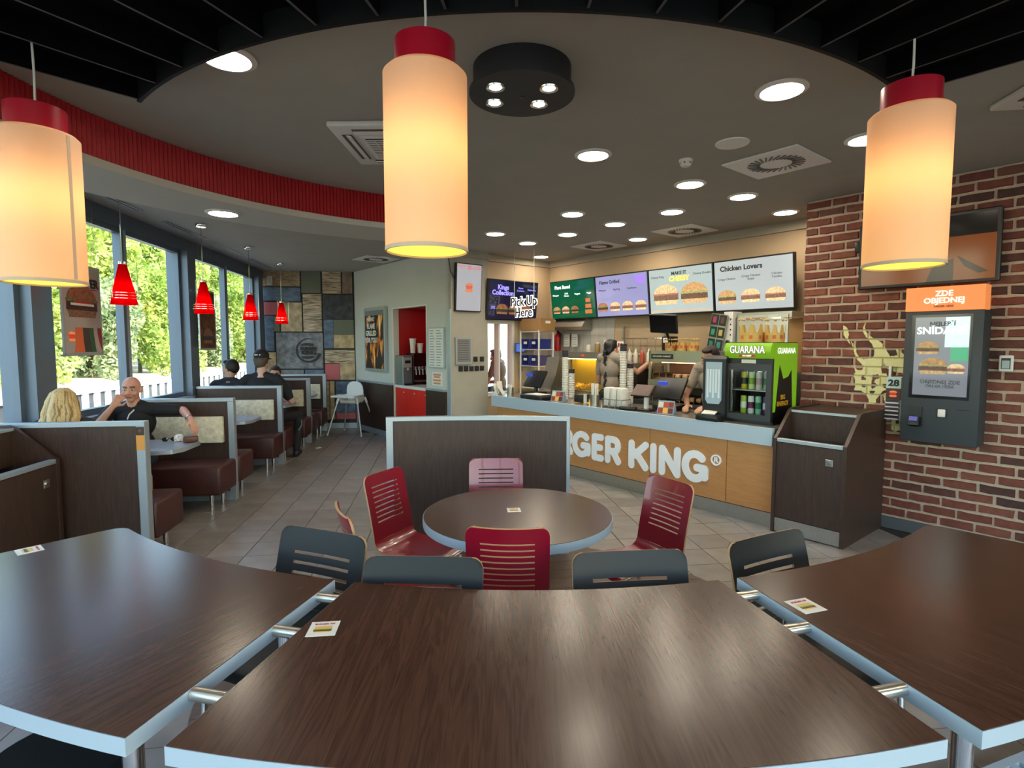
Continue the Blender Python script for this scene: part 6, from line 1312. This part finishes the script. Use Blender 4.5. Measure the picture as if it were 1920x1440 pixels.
SK, SH, PA_, SO, BR, LI = range(6)
def body_mats(skin, shirt, pants, shoe='#17181a', brow='#3a2a20'):
    return [mat('skin_' + skin, skin, .5, noise=(25, .06)), mat('shirt_' + shirt, shirt, .85, noise=(18, .12), bump=(9, .5)), mat('trousers_' + pants, pants, .85, noise=(18, .12)), mat('shoe_' + shoe, shoe, .5), mat('brow_' + brow, brow, .8), mat('lips_' + skin, tuple(a * b for a, b in zip(lin(skin), (.75, .5, .5))), .5)]
def head(f, c, yaw=0., pitch=0., k=1., stubble=False):
    """head with brow, nose, mouth, chin and ears; faces -y, turned by yaw (about z) and pitch"""
    M_ = Matrix.Rotation(yaw, 3, 'Z') @ Matrix.Rotation(pitch, 3, 'X'); c = Vector(c); P_ = lambda x, y, z: c + M_ @ Vector((x * k, y * k, z * k))
    f.ell(P_(0, .008, .03), (.076 * k, .095 * k, .092 * k), SK, M_); f.ell(P_(0, -.014, -.03), (.066 * k, .078 * k, .085 * k), SK, M_); f.ell(P_(0, -.05, -.088), (.034 * k, .03 * k, .028 * k), BR if stubble == 2 else SK, M_)
    f.cap(P_(0, -.088, .012), P_(0, -.108, -.024), .009 * k, .014 * k, SK); f.ell(P_(.012, -.098, -.028), (.01 * k, .012 * k, .009 * k), SK, M_); f.ell(P_(-.012, -.098, -.028), (.01 * k, .012 * k, .009 * k), SK, M_)
    for s in (-1, 1):
        f.cap(P_(s * .018, -.087, .036), P_(s * .05, -.072, .036), .0075 * k, .006 * k, BR); f.ell(P_(s * .078, .012, -.006), (.012 * k, .02 * k, .032 * k), SK, M_); f.ell(P_(s * .042, -.072, -.026), (.026 * k, .022 * k, .024 * k), SK, M_)
    f.cap(P_(-.022, -.088, -.058), P_(.022, -.088, -.058), .0085 * k, .0085 * k, LI); return P_, M_
def eyes(parent, P_, M_, k=1.):
    for s in (-1, 1):
        e = B().ball((0, 0, 0), .0125 * k, 12).done('eye', mat('eye_white', '#9a8f88', .3), parent, loc=P_(s * .031, -.0745, .010)); B().ball(M_ @ Vector((0, -.0085 * k, -.001)), .0062 * k, 10).done('iris', mat('iris_dark', '#1d1814', .2), e)
def torso(f, z, w=1., lean=0., m=SH, depth=1., up=.06):
    """hips z; returns shoulder height"""
    h = .5 + up; f.ell((0, .02, z + .06), (.165 * w, .12 * depth, .12), PA_); f.ell((0, .025 + lean * .25, z + .21), (.15 * w, .11 * depth, .15), m); f.ell((0, .03 + lean * .6, z + h - .14), (.17 * w, .118 * depth, .17), m); f.cap((-.155 * w, .03 + lean, z + h - .01), (.155 * w, .03 + lean, z + h - .01), .068, .068, m)
    f.cap((0, .035 + lean, z + h), (0, .015 + lean * 1.1, z + h + .12), .064, .056, SK); f.cap((-.13 * w, .035 + lean, z + h), (0, .035 + lean, z + h + .05), .05, .058, m); f.cap((.13 * w, .035 + lean, z + h), (0, .035 + lean, z + h + .05), .05, .058, m)
    return z + .5
def arm(f, sh, el, wr, bare=.3, ru=.052, m=SH):
    sh, el, wr = Vector(sh), Vector(el), Vector(wr); q = sh.lerp(el, 1 - bare) if bare else el
    f.cap(sh, q, ru + .012, ru + .006, m)
    if bare: f.cap(q, el, ru - .01, ru - .014, SK)
    f.cap(el, el.lerp(wr, .35), ru - .012, ru - .013, SK if bare else m); f.cap(el.lerp(wr, .35), wr, ru - .014, .025, SK if bare else m)
def legs_sit(f, z, spread=.1, knee=(.0, .0), foot=None):
    for s in (-1, 1):
        kx_ = s * (spread + .02); k_ = (kx_, -.42, z + .06); an = (kx_, -.4, .1); 
        if foot and s == foot[0]: k_ = foot[1]; an = foot[2]
        f.cap((s * .09, -.02, z + .07), k_, .085, .06, PA_); f.cap(k_, Vector(k_).lerp(Vector(an), .35), .058, .058, PA_); f.cap(Vector(k_).lerp(Vector(an), .35), an, .058, .045, PA_)
        f.cap((an[0], an[1] + .02, .05), (an[0], an[1] - .17, .04), .045, .036, SO)
def legs_stand(f, z):
    for s in (-1, 1):
        f.cap((s * .09, .02, z), (s * .095, .0, z * .53), .09, .06, PA_); f.cap((s * .095, 0, z * .53), (s * .1, .02, z * .36), .058, .06, PA_); f.cap((s * .1, .02, z * .36), (s * .1, .03, .09), .06, .045, PA_); f.cap((s * .1, .04, .05), (s * .11, -.16, .04), .045, .036, SO)
def hair_cap(parent, P_, M_, m, k=1., name='hair', low=.02, vox=.007):
    f = Fig(); f.ell(P_(0, .026, .05), (.083 * k, .092 * k, .085 * k), 0, M_); f.ell(P_(0, .06, low), (.075 * k, .052 * k, .08 * k), 0, M_)
    for s in (-1, 1): f.ell(P_(s * .068, .03, .02), (.018 * k, .05 * k, .05 * k), 0, M_)
    f.ell(P_(.01, -.03, .105), (.06 * k, .05 * k, .03 * k), 0, M_); return f.build(name, [m], parent, vox, 2)
SEAT = .455
# bald man in a black polo shirt, hand at his nose, arm stretched along the table
t = thing('person', 'bald man in a black polo shirt, hand at his face, in the first booth', 'person', T(-3.0, 5.80), TZ + R(6), 'guests in the booths')
f = Fig(); torso(f, SEAT, 1.08, -.03); legs_sit(f, SEAT); f.ell((0, -.06, SEAT + .22), (.15, .09, .13), SH)
P_, M_ = head(f, (.0, -.035, 1.205), R(4), R(6), 1.0)
arm(f, (-.195, .0, 1.0), (-.27, -.3, .80), (-.085, -.235, 1.06), .35); hand(f, (-.083, -.233, 1.065), (.42, .42, .8), (.7, .1, -.5), .8, SK, (-.3, -.9, .4))
arm(f, (.195, .0, 1.0), (.43, .0, .985), (.56, -.2, .915), .25); hand(f, (.56, -.2, .91), (.42, -.35, -.85), (-.5, -.7, .1), .45, SK, (.7, -.4, .5))
f.build('body', body_mats('#c08f78', '#121214', '#23283a', brow='#6b5346'), t, .0062, 3); eyes(t, P_, M_)
st = Fig(); st.ell(P_(0, -.042, -.075), (.052, .05, .042), 0, M_); st.ell(P_(0, .0, -.05), (.0735, .07, .04), 0, M_)
B().lathe([(.034, -.008), (.036, -.008), (.036, .012), (.034, .012)], 20, close=True, M=Vector((.14, -.2, -.05)).to_track_quat('Z', 'Y').to_matrix().to_4x4()).done('wristwatch', m_steel, t, loc=(.535, -.165, .922))
b = B(); b.tube([(.005, -.175, .93), (.02, -.165, .975), (.05, -.13, 1.015)], .006, 6); b.done('collar_piping', m_card, t)
# blonde woman, seen from behind
t = thing('person', 'woman with long blonde hair seen from behind, in the first booth', 'person', T(-2.93, 4.68), TZ + R(180 + 14), 'guests in the booths')
f = Fig(); torso(f, SEAT, .92, -.02); legs_sit(f, SEAT); P_, M_ = head(f, (0, -.02, 1.175), R(-14), R(4), .95)
arm(f, (-.17, .02, .98), (-.22, -.14, .74), (-.12, -.36, .78), .4, .045); hand(f, (-.12, -.36, .785), (.4, -.9, 0), (.9, .3, .1), .5, SK, (0, 0, 1)); arm(f, (.17, .02, .98), (.22, -.14, .74), (.12, -.36, .78), .4, .045); hand(f, (.12, -.36, .785), (-.4, -.9, 0), (-.9, .3, .1), .5, SK, (0, 0, 1))
f.build('body', body_mats('#c79a80', '#2a2426', '#2b3040', brow='#8a6d48'), t, .009, 3); eyes(t, P_, M_, .95)
f = Fig(); f.ell(P_(0, .02, .045), (.084, .095, .088), 0, M_); rg = random.Random(8)
for i in range(64):
    a = R(-14 + 208 * i / 63 + rg.uniform(-4, 4)); x0, y0 = .086 * math.cos(a), .02 + .096 * math.sin(a); fl = rg.uniform(.2, .85); l = rg.uniform(-.34, -.24); r_ = rg.uniform(.006, .0115); jx = rg.uniform(-.026, .026); q = rg.uniform(.98, 1.12)
    f.chain([P_(x0 * .3, y0 * .35, .128), P_(x0 * .85, y0 * .9, .09), P_(x0 * 1.06 * q, y0 * 1.06 * q, .02), P_(x0 * 1.25 * q + jx * .7, y0 * 1.2 * q, -.07), P_(x0 * (1.35 + fl * .3) - jx * .4, y0 * 1.28 * q + .01, -.15), P_(x0 * (1.4 + fl * .4) + jx, y0 * 1.25 + .018, -.22), P_(x0 * (1.3 + fl * .5) + jx * 1.4, y0 * 1.15 + .02, l)], [r_ * .9, r_, r_ * 1.1, r_, r_, r_ * .9, r_ * .5], 0 if rg.random() < .6 else 1)
f.build('hair', [mat('blonde_hair', '#b9a06c', .5, noise=(40, .25, (6, 6, 1))), mat('blonde_hair_dark', '#80683f', .5, noise=(40, .25, (6, 6, 1)))], t, .0048, 1)
# dark-haired man turned to the right
t = thing('person', 'dark-haired man in a navy jacket turned to the right, by the window', 'person', T(-2.96, 8.13), TZ + R(180), 'guests in the booths')
f = Fig(); torso(f, SEAT, 1.1, -.06); legs_sit(f, SEAT); P_, M_ = head(f, (.0, -.09, 1.2), R(62), R(8), 1.0)
for s in (-1, 1): arm(f, (s * .19, -.03, .99), (s * .25, -.2, .75), (s * .12, -.42, .79), 0); hand(f, (s * .12, -.42, .79), (-s * .4, -.9, 0), (-s * .9, .3, .1), .5, SK, (0, 0, 1))
t.scale = (1.07,) * 3
f.build('body', body_mats('#b98f78', '#1e2230', '#20222a'), t, .009, 3); eyes(t, P_, M_); hair_cap(t, P_, M_, mat('black_hair', '#15130f', .6, noise=(40, .2)))
# man in the black cap, leg out in the aisle
t = thing('person', 'man in a black cap and black T-shirt seen from behind, leg in the aisle', 'person', T(-2.52, 8.13), TZ + R(180), 'guests in the booths')
f = Fig(); torso(f, SEAT + .03, 1.18, -.04, depth=1.1, up=.09); legs_sit(f, SEAT + .02, foot=(-1, (-.36, -.36, SEAT + .09), (-.37, -.14, .1))); f.cap((0, .01, 1.02), (0, -.02, 1.2), .066, .062, SK); P_, M_ = head(f, (.01, -.06, 1.29), R(-4), R(5), 1.06)
arm(f, (-.215, .0, 1.03), (-.35, -.05, .77), (-.28, -.3, .78), .25, .058); hand(f, (-.28, -.3, .785), (.5, -.85, 0), (.8, .4, .1), .5, SK, (0, 0, 1)); arm(f, (.215, 0, 1.03), (.28, -.12, .78), (.14, -.38, .79), .25, .058); hand(f, (.14, -.38, .79), (-.4, -.9, 0), (-.9, .3, .1), .5, SK, (0, 0, 1))
t.scale = (1.08,) * 3
f.build('body', body_mats('#c49a86', '#17171a', '#15161c'), t, .009, 3); eyes(t, P_, M_, 1.06); hair_cap(t, P_, M_, mat('brown_grey_hair', '#4a3d33', .7), 1.03, low=-.01)
f = Fig(); f.ell(P_(0, .02, .075), (.094, .112, .085), 0, M_); f.ell(P_(0, .01, .05), (.092, .112, .045), 0, M_); f.ell(P_(0, -.13, .045), (.075, .075, .012), 0, M_); f.build('cap', [mat('cap_black', '#141416', .7)], t, .007, 2)
for x_, w_ in ((-.025, .014), (.02, .04)): B().box((0, 0, 0), (w_, .004, .012), rz=0).done('cap_logo', m_card, t, 0, loc=P_(x_, .135, .075))
B().tube([(-.40, -.33, .5), (-.43, -.2, .42), (-.4, -.15, .36)], .012, 6).done('trouser_strap', mat('strap_grey', '#5d6064', .5), t)
# guest facing the viewer, half hidden
t = thing('person', 'guest facing the viewer, half hidden behind the man in the cap', 'person', T(-2.62, 9.14), TZ, 'guests in the booths')
f = Fig(); torso(f, SEAT, 1., -.06); legs_sit(f, SEAT); P_, M_ = head(f, (.02, -.1, 1.17), R(10), R(14), .98)
for s in (-1, 1): arm(f, (s * .18, -.02, .99), (s * .24, -.2, .76), (s * .08, -.4, .8), .3); hand(f, (s * .08, -.4, .8), (-s * .4, -.9, 0), (-s * .9, .3, .1), .5, SK, (0, 0, 1))
f.build('body', body_mats('#bb927c', '#2f3238', '#23252c'), t, .009, 3); eyes(t, P_, M_); hair_cap(t, P_, M_, mat('short_brown_hair', '#2b2119', .7))
# ---- staff
def staff(px_, n, ytop, label, rz, ph, build):
    x, zt = at_n(px_, ytop, n); t = kt('person', label, 'person', x, n, 0, 'staff behind the counter', rz); build(t, zt); return t
def s1(t, zt):
    hz = zt - .80; f = Fig(); torso(f, hz, .92, .0, depth=.9); legs_stand(f, hz + .05); P_, M_ = head(f, (0, .0, zt - .135), R(-6), R(2), .96)
    arm(f, (-.175, .02, hz + .53), (-.28, -.2, hz + .36), (-.36, -.42, hz + .53), .45, .048); hand(f, (-.36, -.42, hz + .53), (-.3, -.9, .2), (.8, -.2, .3), .7, SK, (0, .2, 1)); arm(f, (.175, .02, hz + .53), (.25, -.02, hz + .22), (.2, -.26, hz + .16), .45, .048); hand(f, (.2, -.26, hz + .16), (-.2, -.95, 0), (-.9, .2, .1), .5, SK, (0, 0, 1))
    f.build('body', body_mats('#b98d78', '#8f8376', '#1b1c20'), t, .009, 3); eyes(t, P_, M_, .98)
    hm = mat('braided_black_hair', '#120f0e', .45, noise=(40, .3)); hair_cap(t, P_, M_, hm, 1.03, low=-.02)
    f = Fig()
    for i in range(15): f.ell((.012 * math.sin(i * 2.1), .125 + .012 * math.cos(i * .4), zt - .17 - i * .034), (.026 - i * .0008, .02, .026), 0)
    f.build('braid', [hm], t, .006, 1); B().tube([(-.17, .02, hz + .1), (0, .15, hz + .1), (.17, .02, hz + .1)], .012, 8).done('apron_tie', m_black, t); B().box((0, -.13, hz - .15), (.34, .012, .5), bev=.005).done('apron', mat('apron_black', '#18191d', .8), t)
staff(1147, 5.70, 636, 'staff woman with a long black braid and beige shirt, back turned, reaching right', R(180), 0, s1)
def s2(t, zt):
    hz = zt - .80; f = Fig(); torso(f, hz, 1.0, -.06); legs_stand(f, hz + .05); P_, M_ = head(f, (0, -.07, zt - .135), R(-20), R(10), .96)
    for s in (-1, 1): arm(f, (s * .17, -.03, hz + .52), (s * .24, -.12, hz + .22), (s * .12, -.36, hz + .2), .45, .046); hand(f, (s * .12, -.36, hz + .2), (-s * .3, -.9, .1), (-s * .8, .3, .3), .6, SK, (0, 0, 1))
    f.build('body', body_mats('#9a7358', '#6a5443', '#17181c'), t, .009, 3); eyes(t, P_, M_, .96); hm = mat('brown_bun_hair', '#4a3526', .6, noise=(40, .25)); hair_cap(t, P_, M_, hm, 1.0); f = Fig(); f.ell(P_(0, .09, .09), (.045, .04, .04), 0); f.build('hair_bun', [hm], t, .007, 2); B().box((0, -.15, hz - .1), (.34, .012, .5), bev=.005).done('apron', mat('apron_black', '#18191d', .8), t)
staff(936, 5.82, 654, 'staff member with hair in a bun at the drive-through window', R(-60), 0, s2)
def s3(t, zt):
    hz = zt - .80; f = Fig(); torso(f, hz, 1.05, -.1); legs_stand(f, hz + .05); P_, M_ = head(f, (0.02, -.14, zt - .135), R(-12), R(24), 1.0)
    for s in (-1, 1): arm(f, (s * .18, -.07, hz + .52), (s * .27, -.16, hz + .22), (s * .12, -.34, hz + .14), .45, .05); hand(f, (s * .12, -.34, hz + .14), (-s * .3, -.9, -.1), (-s * .8, .3, .3), .6, SK, (0, 0, 1))
    f.build('body', body_mats('#b98a70', '#8f8376', '#17181c'), t, .009, 3); eyes(t, P_, M_); hair_cap(t, P_, M_, mat('dark_brown_hair', '#2a1d14', .6, noise=(40, .25)))
staff(1343, 5.62, 648, 'staff member bending behind the napkin dispenser, only hair and forehead showing', 0, 0, s3)
bpy.data.scenes.remove(BENCH)
